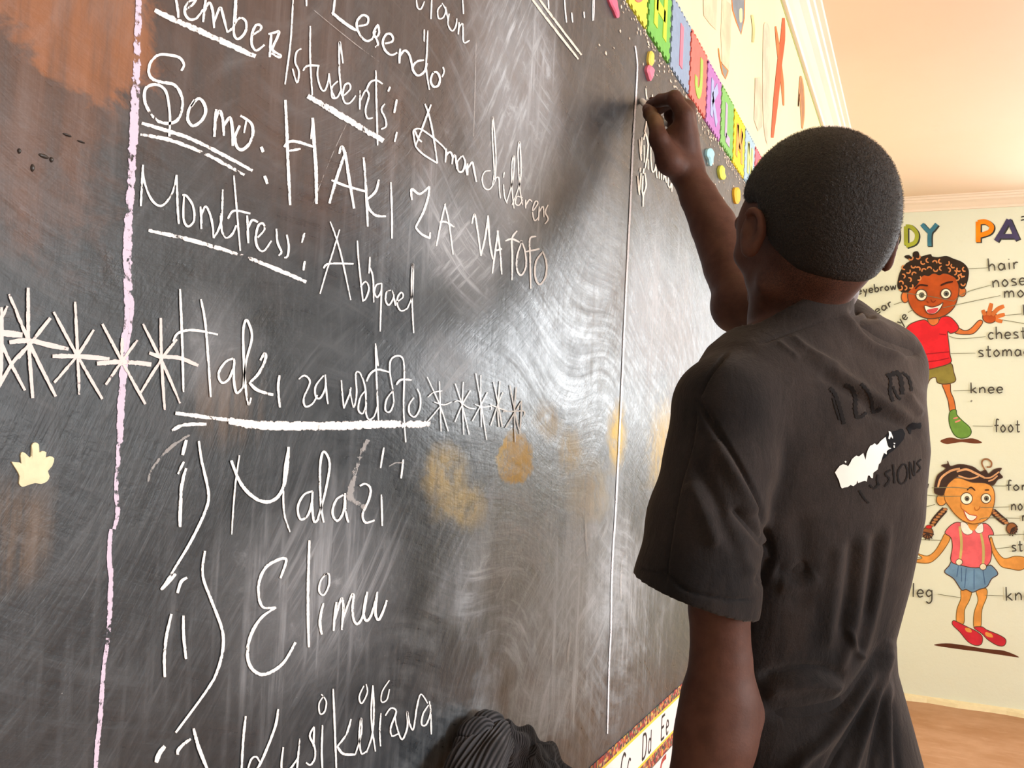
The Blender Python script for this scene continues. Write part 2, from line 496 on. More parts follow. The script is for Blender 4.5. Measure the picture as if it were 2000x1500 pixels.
def chalk(name, label, off, sc, kind, width, strokes, jitter=0.10):
    """one run of writing on the board; strokes traced in a zoomed view (off, sc) of the photo"""
    rng = random.Random(label)
    parts = []
    for st in strokes:
        wd = width
        if isinstance(st, tuple) and isinstance(st[0], (int, float)): wd, st = st
        pts = [(off[0] + a / sc, off[1] + b / sc) for a, b in st]
        if len(pts) == 2:
            (x0, y0), (x1, y1) = pts
            q = rng.uniform(-.012, .012); pts = [pts[0], ((x0 + x1) / 2 + (y1 - y0) * q, (y0 + y1) / 2 - (x1 - x0) * q), pts[1]]
        L = sum(math.dist(pts[i], pts[i + 1]) for i in range(len(pts) - 1))
        per = max(4, int(L / (len(pts) - 1) / 4.0))
        v, f, uv = ribbon2d(pts, wd / sc * (1.2 if kind == 'rough' else .94), per, False, 0.25, jitter, rng)
        _lift[0] += 0.000002
        parts.append(([on_plane(p[0], p[1], 0, _lift[0]) for p in v], f, [(u[0] * 0.0006, u[1]) for u in uv]))
    first = None
    for idx in sorted(clusters([p[0] for p in parts]), key=lambda c: -len(c)):
        V, Fc, UV = join_strokes(parts, idx)
        o = mesh(name if first is None else 'chalk_mark', V, Fc, CH[kind], board, uv=UV)
        if first is None:
            first = o
            if label: o['label'] = label
    return first


A, B, D, E, Fz = (0, 0), (500, 0), (0, 500), (500, 500), (200, 1000)
W = 'chalk_writing'
chalk('chalk_line', 'thick lilac chalk margin line', A, 3, 'lilac', 58, [
    [(815, -20), (808, 150), (802, 300), (800, 420), (792, 600), (785, 760), (775, 900), (768, 1050), (756, 1250), (748, 1500), (748, 1650), (752, 1800), (735, 2000), (722, 2200), (708, 2400), (700, 2600)],
    (34, [(696, 2560), (692, 2700), (680, 2850), (690, 3000), (668, 3100)]), (26, [(735, 1700), (775, 1760), (765, 1900), (745, 2050)]),
    (30, [(650, 3100), (640, 3250), (652, 3420)]), (36, [(652, 3330), (642, 3600), (632, 3750), (608, 3900)]), (34, [(612, 3860), (598, 4050), (588, 4200), (572, 4350), (560, 4520)])])
chalk(W, 'chalk word Members', A, 3, 'white', 17, [
    [(1030, -10), (1042, 60), (1045, 105)], [(1085, 60), (1130, 25), (1150, -5)], [(1150, -5), (1100, 15), (1082, 70), (1108, 112), (1150, 108), (1190, 55)],
    [(1205, -5), (1198, 60), (1190, 130)], [(1198, 70), (1225, 15), (1245, 60), (1255, 165)], [(1255, 130), (1290, 45), (1312, 110), (1332, 190)],
    [(1332, 190), (1375, 140), (1385, -5)], [(1378, 0), (1372, 120), (1370, 200), (1398, 228), (1438, 185), (1440, 125), (1405, 105), (1375, 140)],
    [(1480, 205), (1525, 175), (1528, 150), (1500, 148), (1478, 195), (1475, 260), (1502, 296), (1550, 262)], [(1590, 195), (1585, 260), (1580, 335)],
    [(1572, 200), (1612, 190), (1635, 185), (1625, 220), (1597, 290), (1642, 322), (1635, 336), (1590, 312)]])
chalk('chalk_underline', 'thick underline below Members', A, 3, 'rough', 30, [[(905, 62), (1200, 195), (1497, 332)]])
chalk(W, 'long chalk slash after Members', A, 3, 'white', 12, [[(1718, -10), (1702, 250), (1670, 495)]])
chalk(W, 'chalk word Somo with a looped capital', A, 3, 'white', 20, [
    [(1062, 415), (1078, 380), (1052, 338), (990, 322), (930, 322), (885, 362), (872, 420), (892, 462), (950, 482), (1010, 492), (1050, 530), (1070, 600), (1050, 690), (1000, 722), (930, 712), (880, 660), (848, 590), (852, 522), (892, 497), (940, 502), (975, 542), (990, 620), (996, 700), (992, 800)],
    [(1140, 585), (1108, 640), (1100, 700), (1130, 737), (1178, 710), (1205, 655), (1192, 600), (1160, 578), (1120, 625)],
    [(1267, 640), (1260, 720), (1256, 802)], [(1260, 710), (1287, 650), (1305, 700), (1312, 795)], [(1310, 740), (1347, 690), (1362, 760), (1364, 855)],
    [(1405, 735), (1378, 800), (1388, 860), (1420, 877), (1462, 840), (1482, 780), (1470, 720), (1408, 678)], (12, [(1445, 700), (1430, 780)]),
    (20, [(1530, 860), (1542, 892)]), (20, [(1550, 1030), (1566, 1078)])])
chalk('chalk_underline', 'double underline below Somo', A, 3, 'rough', 20, [[(830, 722), (985, 768), (1160, 832), (1480, 1000)], [(822, 788), (1000, 822), (1210, 905), (1432, 1026)]])
chalk(W, 'chalk word HAKI in capitals', B, 3, 'white', 19, [
    (20, [(172, 585), (182, 800), (190, 1000), (200, 1202)]), (22, [(332, 690), (342, 850), (352, 1000), (355, 1195)]), (12, [(335, 700), (322, 815)]),
    [(165, 862), (190, 832), (240, 830), (335, 860)], (16, [(190, 885), (262, 872)]),
    [(525, 890), (480, 1020), (430, 1192)], [(488, 902), (502, 860), (522, 905), (546, 1050), (575, 1222)], (16, [(442, 1055), (520, 1087), (642, 1122)]),
    (16, [(630, 922), (642, 1060), (655, 1328)]), (16, [(720, 1052), (702, 1120), (652, 1168)]), (16, [(650, 1168), (662, 1222), (702, 1262), (762, 1267)]), (13, [(790, 1068), (796, 1230), (797, 1398)])])
chalk(W, 'chalk word ZA in capitals', B, 3, 'white', 15, [
    [(914, 1172), (912, 1108), (960, 1137), (1016, 1092)], [(1016, 1092), (1010, 1150), (982, 1240), (935, 1332)], [(935, 1332), (970, 1372), (1022, 1397)], (11, [(1020, 1360), (1020, 1397)]),
    (11, [(1110, 1192), (1085, 1300), (1057, 1442)]), (11, [(1105, 1195), (1130, 1300), (1155, 1492)]), (13, [(1075, 1302), (1110, 1300), (1162, 1330)])])
chalk(W, 'chalk word WATOTO in capitals', B, 3, 'white', 12, [
    [(1265, 1312), (1280, 1255), (1292, 1310), (1308, 1420), (1318, 1500)], [(1318, 1500), (1345, 1380), (1360, 1262)], [(1360, 1262), (1370, 1420), (1388, 1520)],
    [(1420, 1350), (1405, 1450), (1385, 1602)], [(1414, 1350), (1430, 1470), (1440, 1608)], [(1398, 1470), (1442, 1458)],
    [(1530, 1352), (1500, 1400), (1502, 1500), (1500, 1642)], [(1460, 1412), (1500, 1400), (1545, 1420)],
    [(1560, 1410), (1530, 1500), (1530, 1582), (1555, 1612), (1582, 1560), (1576, 1470), (1552, 1408)],
    [(1642, 1385), (1605, 1400), (1606, 1500), (1610, 1692)], [(1580, 1475), (1662, 1458)],
    [(1680, 1475), (1640, 1535), (1636, 1620), (1662, 1667), (1697, 1620), (1702, 1540), (1678, 1470)]])
chalk(W, 'chalk word Monitress', A, 3, 'white', 15, [
    [(838, 965), (830, 1100), (825, 1208)], [(835, 985), (850, 1080), (890, 1172), (940, 1207), (985, 1172), (1017, 1110), (1035, 1025)], [(1035, 1025), (1040, 1200), (1048, 1312)],
    [(1078, 1150), (1075, 1280), (1102, 1327), (1137, 1290), (1132, 1210), (1095, 1150), (1068, 1142)], [(1175, 1210), (1180, 1342)], [(1178, 1262), (1207, 1210), (1240, 1290), (1252, 1395)],
    [(1252, 1395), (1295, 1300), (1305, 1110)], [(1292, 1250), (1300, 1350), (1325, 1395), (1362, 1370), (1385, 1320)], (12, [(1370, 1028), (1385, 1200), (1408, 1470)]), [(1335, 1282), (1372, 1235), (1467, 1252)],
    [(1448, 1262), (1455, 1425)], [(1455, 1335), (1477, 1290), (1512, 1302)], [(1510, 1392), (1550, 1345), (1542, 1310), (1515, 1320), (1498, 1392), (1510, 1450), (1545, 1472), (1590, 1410)],
    [(1620, 1340), (1626, 1420), (1650, 1475), (1632, 1498)], [(1680, 1375), (1692, 1440), (1685, 1500), (1665, 1510)], (14, [(1785, 1365), (1768, 1422)]), (14, [(1786, 1530), (1778, 1585)])])
chalk('chalk_underline', 'thick underline below Monitress', A, 3, 'rough', 22, [[(870, 1350), (1100, 1402), (1400, 1492), (1650, 1590), (1795, 1652)]])
chalk(W, 'chalk name beginning with L', B, 3, 'white', 15, [
    [(462, -5), (450, 90)], (20, [(445, 72), (500, 120), (560, 162), (592, 178)]), [(600, 152), (650, 142), (656, 102), (622, 90), (590, 132), (602, 192), (640, 237), (678, 230), (702, 180)],
    [(715, 142), (690, 190), (708, 232), (715, 262), (698, 277)], [(715, 145), (722, 190), (705, 222)], [(755, 255), (800, 242), (796, 205), (765, 200), (743, 242), (755, 292), (792, 322), (828, 308)],
    [(845, 285), (840, 372)], [(842, 332), (872, 295), (902, 330), (918, 412)], [(985, 352), (940, 362), (918, 400), (945, 442), (985, 422), (1002, 370)],
    (11, [(1006, 178), (1002, 300), (997, 400), (1016, 527)]), (9, [(986, 172), (985, 245)]), [(1040, 420), (1023, 470), (1040, 507), (1068, 500), (1078, 460), (1062, 425), (1035, 425)], (11, [(1095, 392), (1102, 420), (1090, 452)]), (11, [(295, -5), (296, 36)])])
chalk(W, 'chalk writing cut off at the top edge', B, 3, 'white', 10, [
    [(940, -5), (946, 42), (967, 52), (987, 8)], [(1030, -5), (1025, 112)], [(1088, 28), (1065, 60), (1070, 107), (1097, 102), (1112, 60), (1090, 18)], [(1110, 40), (1127, 122)],
    [(1132, 80), (1125, 142), (1150, 182), (1172, 150), (1177, 108)], [(1190, 130), (1185, 202)], [(1190, 162), (1212, 140), (1216, 246), (1252, 236)], [(1210, -5), (1216, 82)]])
chalk(W, 'chalk word students', B, 3, 'white', 12, [
    [(266, 285), (238, 305), (230, 365), (252, 420), (240, 485), (214, 402)], [(318, 152), (318, 350), (330, 558)], (14, [(275, 415), (302, 385), (372, 385)]),
    [(365, 388), (360, 442), (378, 512), (402, 532), (422, 480), (428, 430)], [(428, 430), (440, 520), (462, 572)], [(480, 475), (445, 512), (446, 570), (477, 570), (502, 520)], [(510, 372), (490, 245), (488, 400), (502, 562)],
    [(515, 560), (552, 522), (546, 490), (520, 500), (508, 562), (522, 602), (552, 602), (585, 560)], [(610, 530), (608, 642)], [(610, 592), (642, 530), (662, 560), (642, 640), (652, 692), (685, 690)],
    [(702, 412), (706, 600), (713, 852)], (13, [(648, 525), (670, 482), (705, 470), (742, 492)]), [(755, 608), (735, 642), (757, 692), (762, 740), (733, 757)],
    (13, [(786, 508), (774, 537)]), (14, [(825, 583), (810, 662)]), (13, [(826, 773), (812, 832)])])
chalk('chalk_underline', 'thick underline below students', B, 3, 'rough', 32, [[(303, 562), (520, 690), (747, 826)]])
chalk(W, 'chalk name written before childrens', B, 3, 'white', 12, [
    [(1026, 612), (985, 722), (935, 857)], [(990, 608), (1016, 682), (1040, 800), (1063, 957)], [(935, 857), (925, 800), (925, 765), (960, 755), (1030, 800), (1100, 862), (1122, 902)], [(935, 857), (977, 902), (1063, 957)], [(930, 762), (950, 810), (972, 832)],
    [(1115, 870), (1110, 952)], [(1115, 912), (1137, 890), (1152, 920), (1148, 962)], [(1150, 932), (1167, 910), (1177, 992)], [(1205, 915), (1180, 950), (1186, 1002), (1212, 1002), (1226, 950), (1210, 910)], [(1226, 950), (1237, 1027)],
    [(1240, 958), (1240, 1027)], [(1245, 982), (1267, 950), (1277, 992), (1292, 1067)]])
chalk(W, 'chalk word childrens', B, 3, 'white', 9, [
    [(1375, 1000), (1340, 1007), (1325, 1052), (1340, 1102), (1372, 1107), (1402, 1060)], [(1402, 1060), (1406, 900), (1388, 688), (1385, 800), (1396, 1000), (1385, 1082)], [(1395, 1052), (1422, 1040), (1426, 1110), (1432, 1162)],
    [(1450, 1080), (1456, 1150), (1472, 1192)], [(1455, 1008), (1450, 1042)], [(1470, 1182), (1506, 1050), (1513, 918), (1500, 962), (1500, 1100), (1512, 1222)], [(1500, 1202), (1550, 1050), (1546, 838), (1535, 900), (1546, 1100), (1562, 1202)],
    [(1562, 1160), (1530, 1152), (1520, 1192), (1542, 1202), (1562, 1170)], [(1580, 1170), (1580, 1222)], [(1582, 1202), (1602, 1170), (1617, 1182)], [(1620, 1242), (1652, 1192), (1637, 1180), (1620, 1232), (1632, 1292), (1657, 1270)],
    [(1660, 1210), (1655, 1292)], [(1660, 1242), (1682, 1210), (1687, 1272)], [(1712, 1200), (1695, 1242), (1712, 1282), (1693, 1312)]])
chalk(W, 'chalk name written after Monitress', E, 3, 'white', 11, [
    [(435, -202), (472, -100), (505, 20), (555, 258)], [(490, -155), (445, -5), (412, 95), (375, 222)], (13, [(395, 72), (430, 45), (572, 46)]), [(594, -90), (600, 10), (612, 130), (627, 267)],
    [(612, 182), (642, 150), (662, 190), (642, 252), (622, 262)], [(668, 68), (686, 130), (690, 272)], [(668, 5), (662, 102)], [(737, 160), (705, 170), (694, 212), (710, 242), (732, 210), (737, 170)], [(737, 160), (732, 300), (728, 442)],
    [(790, 200), (765, 212), (760, 262), (780, 287), (807, 240), (796, 198)], [(807, 240), (818, 292)], [(825, 270), (862, 240), (852, 213), (830, 242), (830, 292), (852, 322), (887, 308)], [(887, 308), (917, 220), (920, 46), (912, 150), (916, 300), (924, 452)]])
chalk('chalk_underline', 'double chalk stroke cut off at the top of the board', B, 3, 'cream', 15, [[(1618, -5), (1720, 130), (1890, 347)], [(1660, -5), (1760, 130), (1907, 322)]])
chalk(W, 'small chalk ticks near the top right of the board', (1000, 0), 3, 'white', 9, [[(212, -5), (216, 55)], [(308, -5), (320, 132)], [(350, 73), (356, 132)], [(422, 68), (425, 106)], (6, [(475, -5), (473, 122)])])
# row of stars and the heading
STARS = [
    ('star cut off by the left edge', 26, [(22, [(-60, 375), (0, 370), (45, 293)]), (42, [(-90, 450), (0, 450), (132, 463)]), (22, [(-60, 380), (0, 495), (60, 622), (147, 787)]), (22, [(-20, 790), (70, 632), (152, 538)]), (24, [(10, 300), (2, 760)])]),
    ('star beside the left edge', 24, [[(53, 223), (165, 490), (210, 590), (327, 823)], [(165, 186), (168, 490), (192, 833)], (32, [(55, 506), (170, 495), (280, 520), (402, 546)]), [(296, 363), (195, 490), (105, 600)]]),
    ('star left of the lilac line', 20, [[(315, 328), (445, 570), (600, 838)], [(440, 268), (455, 575), (465, 813)], (30, [(308, 587), (450, 588), (642, 602)]), [(550, 432), (455, 580), (318, 742)]]),
    ('star drawn across the lilac line', 20, [[(600, 398), (712, 610), (852, 868)], [(716, 480), (712, 640)], (32, [(568, 630), (710, 620), (887, 636)]), [(806, 493), (720, 610), (620, 754)]]),
    ('star right of the lilac line', 19, [[(838, 398), (930, 580), (982, 690), (1056, 863)], [(942, 363), (946, 590), (965, 903)], (26, [(875, 568), (945, 590), (1050, 597), (1162, 642)]), [(1037, 488), (950, 600), (823, 803)]])]
for lab, wd, st in STARS: chalk('chalk_star', 'chalk ' + lab, D, 3, 'pink', wd, st)
chalk(W, 'chalk heading word Haki', D, 3, 'white', 16, [
    [(1055, 193), (1066, 450), (1075, 797)], [(1178, 253), (1206, 420), (1235, 827)], [(1015, 502), (1040, 455), (1102, 435), (1180, 440), (1277, 461)],
    [(1367, 600), (1320, 622), (1280, 690), (1300, 742), (1342, 720), (1372, 640), (1370, 600)], [(1372, 622), (1370, 722), (1387, 802), (1425, 768)],
    [(1425, 768), (1442, 620), (1476, 480), (1460, 400), (1440, 378), (1425, 450), (1430, 640), (1440, 780), (1456, 872), (1472, 830)], (20, [(1525, 612), (1550, 573), (1556, 602), (1520, 682), (1468, 738)]), (20, [(1460, 740), (1502, 782), (1562, 805), (1602, 812)]),
    [(1638, 698), (1630, 772), (1640, 888)]])
chalk(W, 'chalk heading word za', E, 3, 'white', 12, [[(250, 722), (285, 700), (317, 740), (280, 832), (290, 882), (332, 865), (360, 815)], [(397, 700), (350, 762), (350, 822), (377, 832), (407, 770), (406, 700)], [(406, 695), (413, 800), (422, 868)]])
chalk(W, 'chalk heading word watoto', E, 3, 'white', 11, [
    [(500, 728), (507, 820), (515, 893)], [(515, 893), (548, 810), (556, 770)], [(550, 780), (562, 850), (575, 885), (590, 800), (585, 690), (610, 688), (638, 762), (645, 850), (645, 922), (662, 957), (692, 940), (712, 880)], [(640, 790), (610, 832), (600, 902), (627, 922), (648, 860)],
    [(700, 512), (706, 700), (718, 973)], [(700, 512), (716, 645)], (13, [(648, 735), (670, 690), (712, 665), (782, 681)]), [(802, 782), (785, 680), (790, 610), (827, 585), (862, 605), (869, 700), (865, 900), (878, 1092)],
    [(802, 790), (765, 842), (758, 902), (785, 912), (807, 860), (802, 790)], (13, [(822, 755), (850, 725), (912, 726)]), [(925, 830), (898, 872), (900, 922), (932, 942), (962, 890), (962, 820), (945, 778)]])
for lab, st in [('first', [[(1003, 708), (1080, 880), (1127, 1027)], [(1075, 733), (1080, 870), (1085, 1027)], [(1008, 828), (1040, 800), (1092, 790)], [(1043, 855), (1100, 872), (1147, 855)], [(1080, 880), (1003, 973)]]),
                ('second', [[(1168, 748), (1210, 880), (1250, 1047)], [(1215, 738), (1210, 870), (1218, 1047)], [(1163, 855), (1190, 850), (1240, 887), (1287, 896)], [(1257, 788), (1210, 870), (1166, 973)]]),
                ('middle', [[(1288, 688), (1320, 870), (1352, 1078)], [(1318, 698), (1322, 1002)], [(1283, 870), (1330, 885), (1377, 880), (1380, 902)], [(1357, 798), (1320, 870), (1268, 967)]]),
                ('fourth', [[(1393, 738), (1420, 870), (1444, 1002)], [(1430, 733), (1418, 900), (1425, 1002)], [(1373, 870), (1420, 890), (1482, 912)], [(1447, 798), (1415, 880), (1376, 993)]]),
                ('last', [[(1488, 758), (1515, 900), (1547, 1042)], [(1525, 768), (1515, 920), (1520, 1092)], [(1448, 912), (1520, 910), (1572, 910), (1570, 942)], [(1557, 848), (1515, 920), (1463, 1007)], [(1557, 848), (1547, 1042)]])]:
    chalk('chalk_star', 'small thin chalk star, %s in the row right of the heading' % lab, E, 3, 'white', 8, st)
chalk('chalk_underline', 'long thick underline below the heading', E, 3, 'rough', 44, [(22, [(-472, 920), (-250, 950), (-120, 965)]), [(-160, 965), (0, 990), (400, 996), (700, 986), (1022, 986)], (18, [(-492, 1022), (-420, 990), (-290, 985)])])
chalk(W, 'chalk numeral one with bracket', D, 3, 'white', 20, [
    (22, [(1092, 1078), (1070, 1167)]), (16, [(1078, 1205), (1043, 1278)]), (22, [(1090, 1243), (1065, 1350), (1056, 1500), (1055, 1588)]),
    (18, [(1165, 1083), (1182, 1200), (1222, 1392), (1200, 1502), (1120, 1670), (1030, 1820), (945, 1957)]), (24, [(1030, 1862), (945, 1955)])])
chalk(W, 'rubbed chalk arc beside numeral one', D, 3, 'faint', 22, [[(868, 1325), (890, 1250), (990, 1130), (1112, 1048)]])
chalk(W, 'chalk word Maladzi', D, 3, 'white', 15, [
    (11, [(1403, 1168), (1380, 1332), (1366, 1500), (1358, 1632)]), (22, [(1355, 1198), (1400, 1312), (1450, 1382), (1520, 1432), (1590, 1437), (1650, 1380), (1682, 1250), (1691, 1118)]),
    (13, [(1691, 1118), (1668, 1250), (1660, 1400), (1668, 1520), (1700, 1618)]), [(1832, 1378), (1780, 1400), (1745, 1472), (1760, 1542), (1802, 1522), (1826, 1450), (1832, 1380)], [(1830, 1390), (1830, 1482), (1842, 1558), (1868, 1538)],
    [(1862, 1540), (1902, 1400), (1932, 1220), (1895, 1147), (1875, 1250), (1880, 1450), (1897, 1562)], [(2012, 1400), (1970, 1430), (1948, 1502), (1975, 1552), (2012, 1500), (2022, 1390)], [(2022, 1390), (2026, 1500), (2042, 1562)],
    [(2108, 1347), (2142, 1335), (2172, 1365), (2160, 1432), (2125, 1512), (2142, 1562), (2195, 1548)], (12, [(2235, 1398), (2238, 1500), (2240, 1582)]), (12, [(2250, 1122), (2230, 1243)]), (12, [(2363, 1192), (2350, 1303)])])
chalk(W, 'grey rubbed smudge over Maladzi', E, 3, 'faint', 46, [[(655, 1075), (600, 1200), (560, 1350), (555, 1420), (645, 1475)], (10, [(780, 1232), (820, 1212), (862, 1212)])])
chalk(W, 'chalk numeral two with bracket', Fz, 3, 'white', 19, [
    (20, [(497, 385), (462, 408), (440, 475)]), [(405, 597), (377, 720), (363, 850), (366, 968)], [(475, 607), (476, 720), (490, 862)], [(601, 228), (588, 370), (640, 522), (700, 682), (706, 802), (670, 942), (600, 1062), (430, 1293)]])
chalk(W, 'chalk word Elimu', Fz, 3, 'white', 16, [
    (19, [(1043, 388), (1075, 300), (1070, 273), (1030, 280), (960, 322), (920, 402), (915, 482), (940, 557), (1012, 560)]), (21, [(1017, 558), (930, 622), (870, 722), (850, 832), (872, 912), (930, 952), (1002, 930), (1070, 872), (1132, 763)]),
    (18, [(1213, 166), (1206, 400), (1205, 600), (1210, 793)]), (18, [(1295, 533), (1275, 640), (1286, 718)]), (12, [(1317, 358), (1280, 402), (1270, 462), (1297, 487), (1327, 430), (1327, 363), (1300, 370)]),
    [(1372, 528), (1360, 622), (1355, 697)], [(1360, 640), (1400, 508), (1412, 562), (1402, 692)], [(1405, 642), (1455, 500), (1472, 490), (1465, 572), (1477, 642), (1502, 652), (1532, 590), (1552, 467)],
    [(1545, 490), (1530, 592), (1547, 637), (1577, 600), (1612, 467)], [(1610, 482), (1600, 592), (1617, 632), (1642, 590), (1667, 517)]])
chalk(W, 'chalk numeral three cut off at the bottom', Fz, 3, 'white', 22, [(30, [(367, 1373), (335, 1412), (315, 1468)]), [(517, 1328), (450, 1387), (440, 1422)], [(535, 1268), (562, 1372), (618, 1515)]])
chalk(W, 'chalk word Kusikilizwa at the bottom', Fz, 3, 'white', 13, [
    (16, [(840, 1195), (826, 1330), (815, 1515)]), (16, [(1030, 1155), (1012, 1260), (942, 1440), (900, 1515)]), [(850, 1515), (872, 1450), (902, 1435), (925, 1468)], [(1060, 1378), (1050, 1500), (1090, 1515), (1150, 1435)], [(1157, 1328), (1140, 1515)],
    [(1240, 1258), (1215, 1312), (1242, 1372), (1246, 1440), (1220, 1482), (1193, 1468)], [(1240, 1258), (1236, 1375)], [(1290, 1248), (1285, 1400), (1290, 1515)], (10, [(1297, 1078), (1270, 1122), (1275, 1182), (1302, 1170), (1312, 1110), (1283, 1068)]),
    [(1352, 1036), (1361, 1250), (1371, 1510)], [(1457, 1213), (1430, 1302), (1378, 1372)], (16, [(1375, 1372), (1412, 1417), (1482, 1421)]), (11, [(1482, 1421), (1517, 1300), (1516, 1208), (1505, 1302), (1516, 1412), (1547, 1402)]), (10, [(1532, 1018), (1505, 1082), (1520, 1122), (1552, 1060), (1546, 1008)]),
    (11, [(1547, 1410), (1582, 1300), (1591, 1150), (1585, 1016)]), (11, [(1585, 1016), (1575, 1202), (1600, 1403)]), (11, [(1632, 1178), (1625, 1282), (1630, 1373)]), (9, [(1682, 986), (1640, 1052), (1635, 1112), (1667, 1100), (1682, 1038)]),
    (11, [(1658, 1193), (1690, 1150), (1722, 1170), (1690, 1262), (1696, 1312), (1732, 1300)]), (11, [(1715, 1200), (1726, 1262), (1756, 1333), (1787, 1260), (1785, 1168), (1801, 1242), (1822, 1272), (1842, 1150), (1866, 1068), (1907, 1122)]), (11, [(1912, 1130), (1880, 1182), (1870, 1242), (1896, 1247), (1922, 1180), (1916, 1108)]), (11, [(1922, 1130), (1927, 1303)])])
# column right of the thin vertical line, beside the hand
HZ = (1230, 230)
chalk('chalk_line', 'thin pale lilac vertical chalk line', (1000, 0), 3, 'lilac_line', 11, [
    (7, [(482, -5), (478, 120)]), [(722, 268), (731, 330), (735, 402), (728, 552), (715, 752), (705, 952), (694, 1202), (679, 1502), (660, 1900), (645, 2250), (608, 3000), (594, 3200), (584, 3450), (580, 3700), (570, 3900), (564, 4150), (560, 4300)]])
chalk(W, 'cream chalk list numerals beside the hand', HZ, 7.89, 'cream', 26, [
    [(272, 5), (232, 210)], [(232, 200), (285, 430), (238, 780)], [(148, 335), (180, 660)], [(186, 300), (180, 560)], [(232, 250), (215, 340)], (20, [(220, 420), (222, 690)]), [(165, 770), (158, 835)], [(122, 895), (150, 1190)], [(175, 850), (152, 1120)],
    [(222, 780), (205, 860)], [(232, 850), (255, 1040), (212, 1200), (205, 1370)], [(205, 890), (192, 1100), (208, 1220)], (18, [(285, 640), (285, 800)])])
chalk(W, 'cream chalk word half hidden by the forearm', HZ, 7.89, 'cream', 22, [
    [(330, 380), (325, 560), (340, 780), (365, 838), (400, 760), (418, 580)], [(405, 720), (410, 860), (425, 930)], [(462, 640), (455, 800), (455, 940)], [(495, 760), (490, 960)], [(535, 800), (520, 960)], [(540, 860), (565, 1000)],
    [(600, 900), (590, 1020), (620, 1080), (640, 1000)], [(650, 980), (650, 1140)]])
chalk(W, 'cream chalk tick above the hand', (1180, 0), 7.5, 'cream', 20, [[(612, 1295), (618, 1380), (630, 1455)], [(708, 1385), (700, 1450)], (14, [(655, 610), (650, 660)])])
chalk(W, 'faint vertical chalk scratches low on the board', (800, 1000), 3, 'faint', 14, [[(1030, 45), (1035, 150), (1042, 255)], [(1246, 280), (1238, 400), (1240, 515)], (16, [(945, 700), (925, 880)])])
chalk(W, 'thin diagonal scratches across the writing', B, 3, 'faint', 5, [[(530, 728), (450, 900), (370, 1100), (270, 1385)], [(1290, 240), (1285, 480), (1275, 800)], [(340, 60), (560, 240), (720, 360)]])
# dark dried paint runs below the brown patch
mbd = plain('dried_paint_run', (0.035, 0.03, 0.028), 0.3, 0.5)
for px, py, rx, rz in ((37, 295, 3.5, 5), (63, 328, 4, 7), (100, 312, 4, 5), (85, 305, 11, 4), (131, 264, 10, 2.5), (158, 277, 9, 2)):
    c = on_plane(px, py, 0, 0); s = c[1] * 0 + 0.00045; v = []; f = []; nu, nv = 14, 6
    for j in range(nv + 1):
        th = j / nv * math.pi / 2
        for i in range(nu):
            a = 2 * math.pi * i / nu
            v.append((0.0010 * math.sin(th) + 0.0001, c[1] + rx * s * .6 * math.cos(th) * math.cos(a), c[2] + rz * s * .6 * math.cos(th) * math.sin(a)))
    for j in range(nv):
        for i in range(nu): f.append((j * nu + i, j * nu + (i + 1) % nu, (j + 1) * nu + (i + 1) % nu, (j + 1) * nu + i))
    mesh('paint_run', v, f, mbd, board, True)

# ------------------------------------------------------------------ foam alphabet tiles above the board
def prism_x(pts, x0, x1):
    """closed outline in (y, z) extruded along x; pts counter-clockwise"""
    n = len(pts); v = [(x1, p[0], p[1]) for p in pts] + [(x0, p[0], p[1]) for p in pts]
    tri = tessellate_polygon([[Vector((p[0], p[1], 0)) for p in pts]])
    f = [tuple(t) for t in tri] + [tuple(i + n for i in reversed(t)) for t in tri]
    f += [(i, (i + 1) % n, n + (i + 1) % n, n + i) for i in range(n)]
    return v, f


def stroke_solid(mb, pts, w, x0, x1, per=5, closed=False):
    v, f, uv = ribbon2d(pts, w, per, closed)
    n = len(v)
    V = [(x1, p[0], p[1]) for p in v] + [(x0, p[0], p[1]) for p in v]
    Fc = [tuple(q) for q in f]
    m_ = len(f)
    for q in f:
        a, b, c, d = q
        Fc += [(a + n, a, d, d + n), (b, b + n, c + n, c)]
    if not closed: Fc += [(0, n, n + 1, 1), (n - 2, n - 1, 2 * n - 1, 2 * n - 2)]
    mb.add(V, Fc)


LET = {
    'G': [[(.80, .78), (.5, .92), (.2, .7), (.18, .35), (.45, .1), (.8, .25), (.8, .48), (.55, .48)]],
    'H': [[(.2, .08), (.2, .92)], [(.8, .08), (.8, .92)], [(.2, .5), (.8, .5)]],
    'I': [[(.5, .08), (.5, .92)]],
    'J': [[(.68, .92), (.68, .35), (.5, .1), (.28, .18), (.25, .38)]],
    'K': [[(.25, .08), (.25, .92)], [(.78, .92), (.3, .5)], [(.3, .5), (.8, .08)]],
    'L': [[(.3, .92), (.3, .1)], [(.3, .1), (.78, .1)]],
    'M': [[(.15, .08), (.2, .92)], [(.2, .92), (.5, .35)], [(.5, .35), (.8, .92)], [(.8, .92), (.85, .08)]],
    'N': [[(.22, .08), (.22, .92)], [(.22, .92), (.78, .08)], [(.78, .08), (.78, .92)]],
    'O': [[(.5, .92), (.2, .7), (.2, .3), (.5, .08), (.8, .3), (.8, .7), (.5, .92)]],
}
